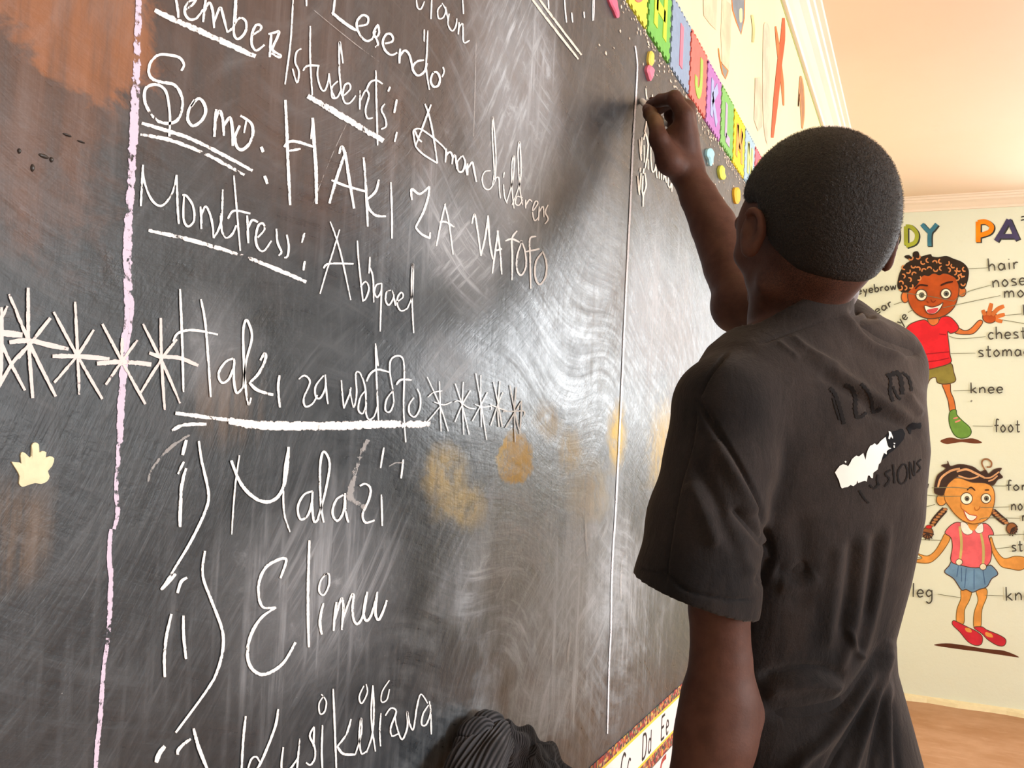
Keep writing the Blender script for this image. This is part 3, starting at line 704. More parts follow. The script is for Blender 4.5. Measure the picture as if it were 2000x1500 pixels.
TILES = [  # letter, tile colour, letter colour, words
    ('G', (0.80, 0.74, 0.10), (0.85, 0.22, 0.16), 'yellow foam tile with a coral letter cut off by the top edge'),
    ('H', (0.20, 0.52, 0.10), (0.66, 0.76, 0.06), 'green foam tile with a lime letter H'),
    ('I', (0.30, 0.38, 0.52), (0.86, 0.24, 0.32), 'grey blue foam tile with a pink letter I'),
    ('J', (0.86, 0.20, 0.16), (0.42, 0.60, 0.12), 'coral red foam tile with a green letter J'),
    ('K', (0.50, 0.20, 0.50), (0.42, 0.46, 0.72), 'purple foam tile with a blue letter K'),
    ('L', (0.24, 0.52, 0.14), (0.52, 0.42, 0.58), 'green foam tile with a mauve letter L'),
    ('M', (0.90, 0.68, 0.03), (0.92, 0.42, 0.12), 'deep yellow foam tile with an orange letter M'),
    ('N', (0.40, 0.56, 0.66), (0.66, 0.70, 0.26), 'pale blue foam tile with an olive letter N'),
    ('O', (0.84, 0.18, 0.22), (0.86, 0.62, 0.20), 'crimson foam tile mostly hidden behind the head'),
]
ty, pitch, tw, tz = 1.188, 0.1355, 0.130, FL + 0.632
for k, (ch, tc, lc, lab) in enumerate(TILES):
    y0 = ty + k * pitch; z0 = tz + (0.002 if k % 2 else 0.0); pts = []
    nt_ = 7
    def side(ax, ay, bx, by, ph):
        d = np.array([bx - ax, by - ay]); L = np.linalg.norm(d); d /= L; nn = np.array([d[1], -d[0]])
        for i in range(nt_):
            for (t0, s) in ((i / nt_, ph), ((i + .5) / nt_, 1 - ph)):
                q = np.array([ax, ay]) + d * L * t0; q2 = np.array([ax, ay]) + d * L * (t0 + .5 / nt_)
                o_ = nn * (-0.005 if s else 0.0)
                pts.append(tuple(q + o_)); pts.append(tuple(q2 + o_))
    side(y0, z0, y0 + tw, z0, 0); side(y0 + tw, z0, y0 + tw, z0 + tw * .96, 1); side(y0 + tw, z0 + tw * .96, y0, z0 + tw * .96, 0); side(y0, z0 + tw * .96, y0, z0, 1)
    v, f = prism_x(pts, XL, 0.0)
    tile = mesh('foam_alphabet_tile', v, f, plain('foam', tc, 0.75, 0.25, 0.10, 60, 0.15))
    tag(tile, lab, 'foam tile', 'foam alphabet tiles above the blackboard')
    mb = MB()
    for st in LET[ch]:
        stroke_solid(mb, [(y0 + tw * (.16 + .68 * a), z0 + tw * (.14 + .68 * b)) for a, b in st], 0.020, -0.002, 0.0012)
    lt = mb.build('letter', plain('foam_letter', lc, 0.75, 0.25, 0.08, 60), tile); lt['label'] = 'inset foam letter ' + ch
# flaking pale glue along the foot of the tiles
rng = random.Random(11); mb = MB()
for i in range(420):
    y = rng.uniform(0.9, 2.6); z = FL + 0.628 - abs(rng.gauss(0, 0.012)) if rng.random() < .8 else FL + 0.60 - abs(rng.gauss(0, 0.03))
    r1, r2 = rng.uniform(.001, .0042), rng.uniform(.001, .003); a0 = rng.uniform(0, 6)
    pts = [(y + r1 * math.cos(a0 + t) * rng.uniform(.7, 1.2), z + r2 * math.sin(a0 + t) * rng.uniform(.7, 1.2)) for t in np.linspace(0, 2 * math.pi, 6)[:-1]]
    v, f = prism_x(pts, 0.0, 0.0012); mb.add(v, f)
o = mb.build('glue_flakes', plain('pale_glue', (0.84, 0.72, 0.60), 0.8), board); o['kind'] = 'stuff'; o['label'] = 'flakes of pale dried glue along the top of the board'

# ------------------------------------------------------------------ paper alphabet border below the board
SZ = FL - 0.425
m, nt, b, out = new_mat('printed_border_paper'); g = G(nt); co = g.coord()
sp = g.n('ShaderNodeSeparateXYZ'); g.put(sp.inputs[0], co); zz = sp.outputs[2]
vor = g.n('ShaderNodeTexVoronoi'); g.put(vor.inputs['Vector'], g.mapped(co, scale=(0, 1, 1))); vor.inputs['Scale'].default_value = 230; vor.inputs['Randomness'].default_value = 0.45
hue = g.n('ShaderNodeSeparateColor'); g.put(hue.inputs[0], vor.outputs['Color'])
cr = g.n('ShaderNodeValToRGB'); g.put(cr.inputs[0], hue.outputs[0]); cr.color_ramp.interpolation = 'CONSTANT'
e = cr.color_ramp.elements; e[0].color = (0.30, 0.02, 0.025, 1); e[1].position = .20; e[1].color = (0.05, 0.03, 0.03, 1)
for p_, c_ in ((.38, (0.60, 0.26, 0.04)), (.50, (0.07, 0.13, 0.08)), (.64, (0.42, 0.04, 0.03)), (.80, (0.62, 0.22, 0.18)), (.92, (0.60, 0.46, 0.12))):
    x = e.new(p_); x.color = c_ + (1,)
band = lambda lo, hi: g.math('MULTIPLY', g.math('GREATER_THAN', zz, lo), g.math('LESS_THAN', zz, hi))
S1 = SZ - 0.0145; S2 = SZ - 0.072; S3 = SZ - 0.092
white = g.mix(band(S2, S1), cr.outputs[0], (0.86, 0.76, 0.74))
yel = g.math('MAXIMUM', band(S1 - 0.0045, S1), band(S2, S2 + 0.004))
g.put(b.inputs['Base Color'], g.mix(yel, white, (0.82, 0.60, 0.05)))
b.inputs['Roughness'].default_value = 0.5
strip = MB().box((0.0006, 0.72, S3), (0.0016, 2.5, SZ)).build('paper_alphabet_border', m)
tag(strip, 'printed alphabet paper border stuck along the bottom edge of the board', 'paper border')
ink = plain('printed_black_ink', (0.02, 0.015, 0.015), 0.6)
s2 = MB().box((0.0006, 0.72, S3 - 0.10), (0.0016, 2.5, S3 - 0.002)).build('paper_alphabet_border', plain('border_paper', (0.86, 0.78, 0.76), 0.5))
tag(s2, 'second white paper border showing below the mosaic edged alphabet border', 'paper border')
mb = MB()
stroke_solid(mb, [(1.545, S3 - .05), (1.56, S3 - .012), (1.59, S3 - .008)], 0.008, .0012, .0020)
mb.build('printed_mark', plain('printed_red', (0.42, 0.06, 0.05), 0.5), s2)
STR = {'A': [[(0, 0), (.5, 1)], [(.5, 1), (1, 0)], [(.2, .4), (.8, .4)]], 'a': [[(.9, .6), (.4, .65), (.1, .3), (.4, 0), (.85, .2)], [(.9, .65), (.9, 0)]],
       'B': [[(.1, 0), (.1, 1)], [(.1, 1), (.7, .95), (.75, .6), (.1, .5)], [(.1, .5), (.85, .45), (.85, .05), (.1, 0)]], 'b': [[(.1, 0), (.1, 1)], [(.1, .5), (.6, .65), (.9, .3), (.6, 0), (.1, .1)]],
       'C': [[(.9, .85), (.55, 1), (.15, .75), (.1, .3), (.45, 0), (.9, .12)]], 'c': [[(.9, .55), (.5, .65), (.1, .35), (.4, 0), (.9, .1)]],
       'D': [[(.1, 0), (.1, 1)], [(.1, 1), (.65, .95), (.95, .55), (.7, .08), (.1, 0)]], 'd': [[(.9, 0), (.9, 1)], [(.9, .5), (.4, .65), (.1, .3), (.4, 0), (.9, .12)]],
       'E': [[(.15, 0), (.15, 1)], [(.15, 1), (.9, 1)], [(.15, .52), (.75, .52)], [(.15, 0), (.9, 0)]], 'e': [[(.1, .35), (.9, .38), (.75, .62), (.35, .65), (.08, .35), (.35, 0), (.88, .08)]],
       'F': [[(.15, 0), (.15, 1)], [(.15, 1), (.9, 1)], [(.15, .52), (.75, .52)]], 'f': [[(.8, .95), (.5, .9), (.45, .6), (.45, 0)], [(.1, .6), (.8, .6)]],
       'G': [[(.9, .85), (.5, 1), (.1, .6), (.3, .05), (.85, .1), (.9, .45), (.55, .45)]], 'g': [[(.9, .6), (.4, .65), (.1, .35), (.4, .05), (.9, .2)], [(.9, .65), (.88, -.25), (.3, -.35)]]}
cy = {'A': 1.145, 'B': 1.245, 'C': 1.325, 'D': 1.437, 'E': 1.548, 'F': 1.665, 'G': 1.775}
for ch, y in cy.items():
    if ch in 'AB': continue
    mb = MB(); lw = .0042
    for st in STR[ch]: stroke_solid(mb, [(y + .026 * a, S2 + .009 + .038 * b_) for a, b_ in st], lw, .0012, .0020)
    for st in STR[ch.lower()]: stroke_solid(mb, [(y + .034 + .018 * a, S2 + .009 + .034 * b_) for a, b_ in st], lw * .8, .0012, .0020)
    o = mb.build('printed_letters', ink, strip); o['label'] = 'printed letters %s%s' % (ch, ch.lower())

# ------------------------------------------------------------------ scraps stuck to the board
def scrap(name, outline, off, sc, thick, mat, label, cat, per=4):
    pts = [on_plane(off[0] + a / sc, off[1] + b_ / sc, 0, 0.0)[1:] for a, b_ in outline]
    s = [tuple(p) for p in spline(pts, per, True)]
    cen = np.mean(s, axis=0); ar = sum(s[i - 1][0] * s[i][1] - s[i][0] * s[i - 1][1] for i in range(len(s)))
    if ar < 0: s = s[::-1]
    n = len(s); v = []; f = []
    for (x, k) in ((0.0, 1.0), (thick * .6, 1.0), (thick, .72)):
        v += [(x, cen[0] + (p[0] - cen[0]) * k, cen[1] + (p[1] - cen[1]) * k) for p in s]
    for r in range(2):
        f += [(r * n + i, r * n + (i + 1) % n, (r + 1) * n + (i + 1) % n, (r + 1) * n + i) for i in range(n)]
    tri = tessellate_polygon([[Vector((p[1], p[2], 0)) for p in v[2 * n:3 * n]]]); f += [tuple(i + 2 * n for i in t) for t in tri]
    o = mesh(name, v, f, mat, None, False); tag(o, label, cat); return o


ZS = (1180, 0)
scrap('foam_scrap', [(640, 760), (672, 755), (690, 800), (688, 880), (680, 960), (640, 965), (618, 900), (625, 820)], ZS, 7.5, .006, plain('yellow_foam', (.85, .65, .12), .7), 'small yellow foam scrap stuck on the board above the pink one', 'foam scrap')
scrap('foam_scrap', [(610, 962), (655, 970), (690, 1020), (680, 1080), (655, 1180), (632, 1180), (605, 1100), (588, 1030)], ZS, 7.5, .007, plain('pink_foam', (.85, .22, .32), .7), 'small pink foam scrap hanging directly above the raised hand', 'foam scrap')
scrap('foam_scrap', [(40, -30), (140, -30), (165, 100), (195, 240), (155, 262), (110, 160), (60, 60)], ZS, 7.5, .005, plain('rose_foam', (.82, .16, .26), .7), 'torn pink scrap at the top edge of the photo, left of the tiles', 'foam scrap')
Z3 = (1150, 0); q = 3.749
scrap('foam_scrap', [(855, 1095), (885, 1090), (898, 1125), (888, 1160), (885, 1210), (870, 1212), (862, 1170), (848, 1140)], Z3, q, .008, plain('cyan_foam', (.40, .72, .80), .7), 'pale blue foam scrap on the board right of the wrist', 'foam scrap')
scrap('foam_scrap', [(950, 1215), (970, 1220), (972, 1270), (985, 1305), (968, 1318), (948, 1300), (940, 1250)], Z3, q, .008, plain('lime_foam', (.72, .76, .10), .7), 'lime yellow foam scrap between the blue and the orange scraps', 'foam scrap')
scrap('foam_scrap', [(1055, 1380), (1085, 1378), (1090, 1430), (1085, 1485), (1062, 1488), (1050, 1430)], Z3, q, .008, plain('orange_foam', (.92, .50, .03), .7), 'orange foam scrap on the board beside the forehead', 'foam scrap')
scrap('torn_sticker', [(62, 1205), (85, 1215), (120, 1240), (115, 1170), (125, 1148), (148, 1160), (160, 1180), (178, 1170), (180, 1110), (200, 1092), (222, 1105), (225, 1150), (240, 1142), (266, 1150), (262, 1180), (285, 1172), (312, 1185), (300, 1230), (275, 1260), (285, 1290), (270, 1320), (235, 1335), (200, 1330), (150, 1345), (125, 1352), (105, 1330), (110, 1290), (90, 1250)], (0, 500), 3, .0012,
      plain('torn_cream_paper', (.86, .78, .52), .8, .2, .16, 90), 'cream torn paper sticker like a small crown near the left edge', 'sticker', 2)

# ------------------------------------------------------------------ ribbed dark cloth bunched against the foot of the board
m, nt, b, out = new_mat('ribbed_knit'); g = G(nt); co = g.coord(); uv = g.coord('UV')
su = g.n('ShaderNodeSeparateXYZ'); g.put(su.inputs[0], uv)
worn = g.ramp(g.noise(co, 22, 4), 0.48, 0.70)
rib = g.math('ADD', g.math('MULTIPLY', g.math('SINE', g.math('MULTIPLY', su.outputs[1], 6.28318)), 0.5), 0.5)
g.put(b.inputs['Base Color'], g.mix(g.math('MULTIPLY', rib, g.math('ADD', 0.45, g.math('MULTIPLY', worn, 0.5))), (0.008, 0.008, 0.009), (0.105, 0.100, 0.108)))
b.inputs['Roughness'].default_value = 0.9; b.inputs['Specular IOR Level'].default_value = 0.15; b.inputs['Sheen Weight'].default_value = 0.05
M_knit = m
kw = empty('ribbed_cloth', tuple(on_plane(1000, 1500, 0, .03)))
tag(kw, 'dark ribbed knitted cloth bunched at the foot of the blackboard', 'cloth')


def knit_tube(name, axis, radii, flat, ribs, along=True, nu=150, per=14, twist=0.0, wob=0.0, seed=0):
    """swept knitted roll: ribs run along the roll or round it; flat squashes it toward the board"""
    ax = spline([P(a[0], a[1], seen(on_plane(a[0], a[1], 0, 0.0))[2] - a[2] * 1.9) for a in axis], per); rr = spline([(r, 0) for r in radii], per)
    n = len(ax); v = []; f = []; uvs = []; rg = random.Random(seed); ph = [rg.uniform(0, 6) for _ in range(4)]
    up = np.array([1.0, 0, 0]); L = 0
    for i in range(n):
        t = ax[min(i + 1, n - 1)] - ax[max(i - 1, 0)]; t /= np.linalg.norm(t)
        if i: L += np.linalg.norm(ax[i] - ax[i - 1])
        s_ = np.cross(up, t); s_ /= np.linalg.norm(s_); nn = np.cross(t, s_)
        R_ = rr[i][0]; R_ *= math.sqrt(max(0.02, min(1, min(i + .6, n - 1 - i + .6) / 3)))
        for j in range(nu):
            a = 2 * math.pi * j / nu
            rv = ribs * (j / nu) + twist * i / n if along else L * ribs + 0.6 * math.sin(a + ph[0]) + wob * math.sin(2 * a + ph[1])
            k = 1 + 0.035 * math.sin(2 * math.pi * rv) + wob * .12 * math.sin(3 * a + ph[2] + i * .14) + wob * .06 * math.sin(5 * a + ph[3] - i * .2)
            v.append(ax[i] + (s_ * math.cos(a) + nn * math.sin(a) * flat) * R_ * k); uvs.append((a, rv))
    for i in range(n - 1):
        for j in range(nu): f.append((i * nu + j, i * nu + (j + 1) % nu, (i + 1) * nu + (j + 1) % nu, (i + 1) * nu + j))
    f += [tuple(range(nu - 1, -1, -1)), tuple((n - 1) * nu + j for j in range(nu))]
    return mesh(name, v, f, M_knit, kw, True, uvs)


knit_tube('draped_panel', [(985, 1442, .030), (966, 1464, .034), (932, 1512, .040), (905, 1580, .045), (893, 1660, .048)], (.016, .024, .033, .037, .038), .62, 30, True, 300, 14, 1.2, 1.0, 1)
knit_tube('draped_panel', [(978, 1443, .026), (1010, 1464, .030), (1048, 1492, .034), (1085, 1532, .036), (1105, 1600, .04), (1110, 1660, .042)], (.016, .023, .024, .027, .028, .026), .66, 320, False, 96, 40, 0, 1.4, 2)
knit_tube('draped_panel', [(1030, 1477, .048), (1058, 1508, .052), (1075, 1560, .055), (1070, 1660, .055)], (.013, .018, .020, .020), .6, 330, False, 96, 40, 0, 1.5, 5)
knit_tube('knotted_end', [(905, 1452, .020), (916, 1434, .020), (932, 1424, .022), (948, 1432, .028), (944, 1444, .032)], (.009, .0115, .012, .011, .007), .9, 17, True, 130, 10, 1.0, .6, 3)
knit_tube('knotted_end', [(930, 1425, .018), (945, 1412, .019), (960, 1413, .020), (972, 1428, .022)], (.008, .011, .0125, .010), .9, 15, True, 130, 10, .6, .6, 4)
knit_tube('knotted_end', [(908, 1450, .022), (905, 1475, .026), (915, 1510, .030), (925, 1570, .034)], (.010, .014, .017, .018), .8, 17, True, 130, 10, .5, .7, 6)

# ------------------------------------------------------------------ paintings on the walls
_paint = {}


def paint(col, rough=0.6):
    k = tuple(round(c, 3) for c in col) + (rough,)
    if k not in _paint:
        m, nt, b, out = new_mat('wall_paint_%s' % ('%02d' % len(_paint))); m.name = 'mural_paint'; g = G(nt); co = g.coord()
        n1 = g.noise(co, 14, 4, .6); n2 = g.noise(co, 60, 3)
        g.put(b.inputs['Base Color'], g.mix(g.ramp(n1, .35, .7), tuple(c * .82 for c in col), tuple(min(1, c * 1.08) for c in col)))
        b.inputs['Roughness'].default_value = rough; b.inputs['Specular IOR Level'].default_value = .25
        _paint[k] = m
    return _paint[k]


class Mural:
    """flat painted shapes traced in a zoomed view (off, sc) and laid on a wall plane"""
    def __init__(self, axis, pos, sign, off, sc, root=None):
        self.axis, self.pos, self.sign, self.off, self.sc, self.root, self.k = axis, pos, sign, off, sc, root, 1

    def pt(self, p, lift):
        return on_plane(self.off[0] + p[0] / self.sc, self.off[1] + p[1] / self.sc, self.axis, self.pos + self.sign * lift)

    def lift(self): self.k += 1; return 0.0004 + self.k * 0.00007

    def fill(self, name, pts, col, line=None, lw=5, smooth=True, lcol=(.10, .05, .03), parent=None):
        s, tri = poly2d(pts, 4, smooth); L = self.lift(); V = [self.pt(p, L) for p in s]; Fc = list(tri)
        o = mesh(name, V, Fc, paint(col), parent or self.root)
        if line is not False:
            v, f, uv = ribbon2d(list(s), lw, 1, True); L = self.lift(); n = len(V)
            me2 = [self.pt(p, L) for p in v]
            vv = V + me2; ff = Fc + [tuple(n + i for i in q) for q in f]
            me = bpy.data.meshes.new(name); me.from_pydata([tuple(p) for p in vv], [], ff)
            me.materials.append(paint(col)); me.materials.append(paint(lcol))
            for i, p in enumerate(me.polygons): p.material_index = 1 if i >= len(Fc) else 0
            o.data = me
        return o

    def strokes(self, name, sts, w, col, parent=None, label=None, taper=.2, closed=False):
        parts = []
        for st in sts:
            ww = w
            if isinstance(st, tuple) and isinstance(st[0], (int, float)): ww, st = st
            v, f, uv = ribbon2d(st, ww, 5, closed, taper); L = self.lift()
            parts.append(([self.pt(p, L) for p in v], f, uv))
        first = None
        if name == 'pointer_line': cl = [[i] for i in range(len(parts))]
        elif name in ('letter', 'curl', 'caption_word'): cl = [list(range(len(parts)))]
        else: cl = clusters([p[0] for p in parts])
        for idx in cl:
            V, Fc, UV = join_strokes(parts, idx)
            o = mesh(name, V, Fc, paint(col), parent or self.root)
            if first is None:
                first = o
                if label: o['label'] = label
        return first

    def oval(self, name, c, r, col, line=None, lw=5, parent=None, n=14):
        return self.fill(name, [(c[0] + r[0] * math.cos(t), c[1] + r[1] * math.sin(t)) for t in np.linspace(0, 2 * math.pi, n + 1)[:-1]], col, line, lw, True, parent=parent)


HAND = {  # single-stroke hand lettering, x-height 1, baseline 0
    'a': (.95, [[(.75, .75), (.4, 1), (.08, .55), (.3, .02), (.7, .25), (.78, .95)], [(.78, .95), (.85, 0)]]), 'b': (.9, [[(.12, 1.9), (.12, 0)], [(.12, .7), (.55, 1), (.85, .5), (.5, 0), (.12, .15)]]),
    'c': (.8, [[(.75, .85), (.4, 1), (.08, .5), (.35, 0), (.75, .12)]]), 'd': (.95, [[(.8, 1.9), (.8, 0)], [(.8, .7), (.4, 1), (.08, .5), (.4, 0), (.8, .2)]]), 'e': (.9, [[(.1, .5), (.8, .55), (.65, .95), (.3, .95), (.08, .5), (.35, 0), (.8, .15)]]),
    'f': (.7, [[(.75, 1.8), (.45, 1.9), (.35, 1.4), (.35, 0)], [(.05, 1), (.7, 1)]]), 'g': (.95, [[(.75, .75), (.4, 1), (.08, .55), (.35, .1), (.75, .35)], [(.78, 1), (.78, -.4), (.45, -.85), (.1, -.6)]]),
    'h': (.95, [[(.12, 1.9), (.12, 0)], [(.12, .6), (.5, 1), (.78, .7), (.8, 0)]]), 'i': (.4, [[(.2, 1), (.2, 0)], [(.2, 1.45), (.22, 1.55)]]), 'k': (.9, [[(.12, 1.9), (.12, 0)], [(.75, 1), (.15, .45)], [(.3, .55), (.85, 0)]]),
    'l': (.4, [[(.2, 1.9), (.2, 0)]]), 'm': (1.4, [[(.1, 1), (.1, 0)], [(.1, .6), (.4, 1), (.62, .7), (.62, 0)], [(.62, .6), (.95, 1), (1.2, .7), (1.22, 0)]]), 'n': (.95, [[(.12, 1), (.12, 0)], [(.12, .6), (.5, 1), (.78, .7), (.8, 0)]]),
    'o': (.95, [[(.45, 1), (.1, .55), (.4, 0), (.82, .45), (.5, 1), (.4, 1)]]), 'r': (.65, [[(.12, 1), (.12, 0)], [(.12, .6), (.35, .95), (.65, .9)]]), 's': (.8, [[(.72, .9), (.35, 1), (.15, .75), (.6, .4), (.65, .1), (.1, .05)]]),
    't': (.75, [[(.35, 1.7), (.35, .2), (.5, 0), (.7, .08)], [(.05, 1.05), (.72, 1.05)]]), 'u': (.95, [[(.1, 1), (.15, .25), (.45, 0), (.75, .3)], [(.78, 1), (.82, 0)]]), 'w': (1.2, [[(.05, 1), (.25, 0), (.55, .8), (.8, 0), (1.1, 1)]]), 'y': (.9, [[(.08, 1), (.42, .2)], [(.8, 1), (.3, -.8)]]),
}


def hand_word(mu, word, p0, p1, xh, w, col, parent, label, upto=None):
    """hand lettering along the line p0 -> p1 (baseline, zoom pixels); upto fits the word's first letters into the span"""
    adv = [HAND[c][0] + .22 for c in word]; fit = sum(adv[:upto] if upto else adv)
    d = np.array(p1, float) - np.array(p0, float); Ln = np.linalg.norm(d); d /= Ln; up = np.array([d[1], -d[0]])
    sx = Ln / fit; x = 0; sts = []
    for c, a in zip(word, adv):
        for st in HAND[c][1]: sts.append([tuple(np.array(p0) + d * (x + q[0]) * sx + up * q[1] * xh) for q in st])
        x += a
    return mu.strokes('caption_word', sts, w, col, parent, label)


BK = (.075, .070, .055); LN = (.20, .21, .13)
FP = YF
title = empty('painted_title', tuple(on_plane(1860, 470, 1, FP)))
tag(title, 'multicoloured painted title reading BODY PARTS below the cornice', 'painted title')
T = Mural(1, FP, -1, (1740, 360), 7.692, title)
for ch, col, sts, wd in [
    ('B', srgb(200, 40, 45), [[(-260, 650), (-260, 960)], [(-260, 660), (-130, 690), (-130, 780), (-250, 800)], [(-250, 800), (-110, 840), (-110, 930), (-255, 950)]], 62),
    ('O', srgb(250, 205, 10), [[(15, 640), (-55, 720), (-62, 820), (-15, 920), (50, 900), (98, 820), (95, 700), (40, 632), (10, 640)]], 62),
    ('D', srgb(160, 170, 55), [[(225, 630), (228, 910)], [(222, 632), (300, 640), (378, 720), (390, 800), (350, 880), (228, 925)]], 60),
    ('Y', srgb(62, 125, 150), [[(465, 598), (520, 660), (585, 725)], [(690, 595), (640, 660), (585, 735), (580, 930)]], 62),
    ('P', srgb(255, 140, 10), [[(1312, 560), (1312, 870)], [(1308, 572), (1420, 562), (1512, 630), (1480, 715), (1340, 765)]], 72),
    ('A', srgb(72, 66, 105), [[(1770, 530), (1680, 690), (1580, 850)], [(1770, 530), (1840, 690), (1905, 835)], [(1655, 780), (1860, 778)]], 70),
    ('R', srgb(60, 120, 60), [[(2050, 520), (2050, 830)], [(2050, 530), (2200, 560), (2180, 650), (2060, 680)], [(2080, 680), (2230, 820)]], 66),
    ('T', srgb(190, 50, 60), [[(2320, 520), (2560, 505)], [(2440, 515), (2440, 810)]], 66),
    ('S', srgb(70, 130, 160), [[(2840, 540), (2740, 500), (2660, 560), (2700, 640), (2820, 680), (2830, 770), (2740, 810), (2640, 770)]], 66)]:
    o = T.strokes('letter', [[(a + 16, b_ + 12) for a, b_ in st] for st in sts], wd + 12, (.035, .04, .035), None, 'black drop shadow of letter ' + ch, 0)
    T.strokes('letter', sts, wd, col, None, 'painted letter ' + ch, 0)
T.strokes('black_marks', [[(1955, 492), (2010, 480)], [(1955, 540), (2010, 528)]], 18, (.03, .03, .03))

boy = empty('painted_boy_diagram', tuple(on_plane(1850, 860, 1, FP)))
tag(boy, 'wall painting of a curly haired child in red shirt with body part words', 'wall painting')
Mb = Mural(1, FP, -1, (1640, 380), 2.883, boy)
SK, SKL, SKD = srgb(186, 82, 28), srgb(214, 120, 58), srgb(140, 50, 15)
Mb.fill('ground_patch', [(566, 1387), (620, 1368), (680, 1378), (750, 1373), (802, 1396), (760, 1402), (690, 1394), (640, 1400), (600, 1405)], srgb(112, 62, 38), False)
Mb.fill('leg', [(450, 1075), (488, 1080), (470, 1150), (440, 1190), (415, 1180), (435, 1130)], SKL, None, 4)
Mb.fill('leg', [(578, 1065), (620, 1060), (625, 1110), (642, 1150), (652, 1200), (648, 1225), (622, 1225), (610, 1160), (592, 1110)], SKL, None, 5)
sh = Mb.fill('shoe', [(625, 1218), (655, 1213), (660, 1240), (690, 1272), (730, 1308), (741, 1340), (722, 1365), (680, 1372), (645, 1352), (620, 1300), (615, 1250)], srgb(112, 158, 68), None, 5, lcol=srgb(60, 90, 40))
Mb.strokes('lace', [[(640, 1262), (665, 1255)], [(650, 1282), (680, 1270)]], 9, srgb(225, 140, 130), sh)
Mb.fill('shorts', [(455, 975), (560, 968), (626, 950), (642, 1000), (652, 1050), (600, 1067), (552, 1060), (540, 1030), (510, 1040), (485, 1085), (450, 1080)], srgb(138, 128, 60), None, 5)
Mb.fill('arm', [(655, 745), (700, 765), (737, 755), (785, 708), (805, 722), (760, 778), (715, 788), (650, 780)], SKL, None, 5)
hd = Mb.oval('hand', (845, 690), (40, 34), SK, None, 5)
for st, wd in (([(838, 680), (855, 612)], 18), ([(858, 680), (890, 645), (926, 628)], 17), ([(878, 690), (930, 674)], 16), ([(878, 705), (916, 716)], 15), ([(818, 680), (806, 650)], 15)):
    Mb.strokes('finger', [(wd + 7, st), (wd, st)], wd, SKL, hd)
sr = Mb.fill('shirt', [(475, 705), (500, 718), (525, 737), (550, 722), (575, 690), (622, 690), (668, 740), (660, 768), (625, 782), (608, 772), (616, 850), (622, 905), (626, 945), (560, 970), (478, 980), (450, 900), (430, 830), (415, 800), (368, 795), (368, 768), (390, 735), (430, 715)], srgb(228, 34, 48), None, 5)
Mb.strokes('fold_line', [[(470, 900), (540, 893), (622, 885)], [(480, 942), (550, 935), (615, 920)], [(600, 790), (560, 785)]], 6, srgb(165, 15, 30), sr)
Mb.fill('neck', [(500, 690), (552, 690), (556, 720), (526, 738), (500, 720)], SKL, None, 4)
Mb.oval('ear', (368, 577), (21, 32), SKL, None, 5); Mb.oval('ear', (688, 548), (23, 27), SKL, None, 5)
hd = Mb.fill('head', [(428, 510), (440, 480), (480, 450), (540, 443), (605, 445), (662, 470), (672, 530), (667, 570), (652, 620), (627, 655), (590, 682), (540, 697), (490, 697), (440, 677), (405, 640), (385, 590), (385, 550), (408, 525)], SK, None, 6)
hr = Mb.fill('hair', [(330, 480), (345, 430), (375, 390), (400, 372), (366, 350), (390, 343), (412, 360), (415, 328), (440, 323), (452, 350), (480, 345), (512, 338), (520, 350), (555, 355), (600, 348), (640, 363), (690, 383), (722, 420), (722, 470), (705, 522), (680, 527), (655, 472), (620, 450), (590, 440), (560, 452), (530, 440), (500, 457), (470, 452), (450, 482), (430, 512), (408, 525), (380, 547), (350, 547), (328, 520)], srgb(46, 32, 22), None, 5, lcol=(.02, .015, .01))
rng = random.Random(5); sts = []
for cx_, cy_ in [(345, 500), (355, 460), (365, 525), (385, 430), (390, 480), (400, 515), (415, 400), (420, 450), (440, 350), (440, 420), (445, 470), (470, 380), (475, 430), (500, 370), (505, 420), (535, 385), (540, 420), (570, 375), (575, 415), (605, 385), (610, 425), (640, 400), (645, 440), (672, 420), (675, 465), (695, 450), (695, 500), (660, 470), (705, 420), (365, 410), (400, 355), (340, 525)]:
    a = rng.uniform(0, 6); sts.append([(cx_ + 13 * math.cos(a + t), cy_ + 13 * math.sin(a + t)) for t in (0, 1, 2, 3)])
Mb.strokes('curl', sts, 8, srgb(216, 140, 85), hr)
for c_, r_ in (((460, 566), (31, 32)), ((598, 558), (29, 28))):
    ey = Mb.oval('eye', c_, r_, srgb(250, 246, 225), None, 6)
    Mb.oval('iris', (c_[0] + 2, c_[1]), (14, 14), srgb(110, 115, 105), None, 3, ey); Mb.oval('pupil', (c_[0] + 3, c_[1] + 1), (7, 7), (.01, .01, .01), False, 3, ey)
Mb.strokes('eyebrow', [[(425, 532), (450, 510), (497, 513)], [(568, 512), (600, 498), (638, 490)]], 10, srgb(60, 25, 10))
Mb.strokes('nose', [[(513, 590), (525, 607), (542, 595)], [(490, 600), (500, 610)]], 6, SKD)
mo = Mb.fill('mouth', [(478, 625), (520, 634), (560, 622), (582, 608), (567, 642), (540, 668), (510, 673), (488, 660)], srgb(250, 245, 235), None, 5)
Mb.fill('tongue', [(490, 652), (522, 642), (555, 640), (540, 664), (508, 670)], srgb(220, 80, 90), False, parent=mo)
Mb.strokes('pointer_line', [[(370, 555), (500, 572), (640, 600)], [(720, 418), (835, 412)], [(640, 602), (710, 552), (852, 510)], [(575, 640), (650, 622), (905, 569)], [(928, 681), (1025, 672)], [(915, 705), (1060, 730)], [(610, 795), (680, 812), (822, 800)], [(625, 895), (765, 893)], [(640, 1106), (745, 1102)], [(750, 1303), (862, 1305)], [(305, 620), (360, 602)], [(385, 665), (412, 648)]], 3.5, LN)
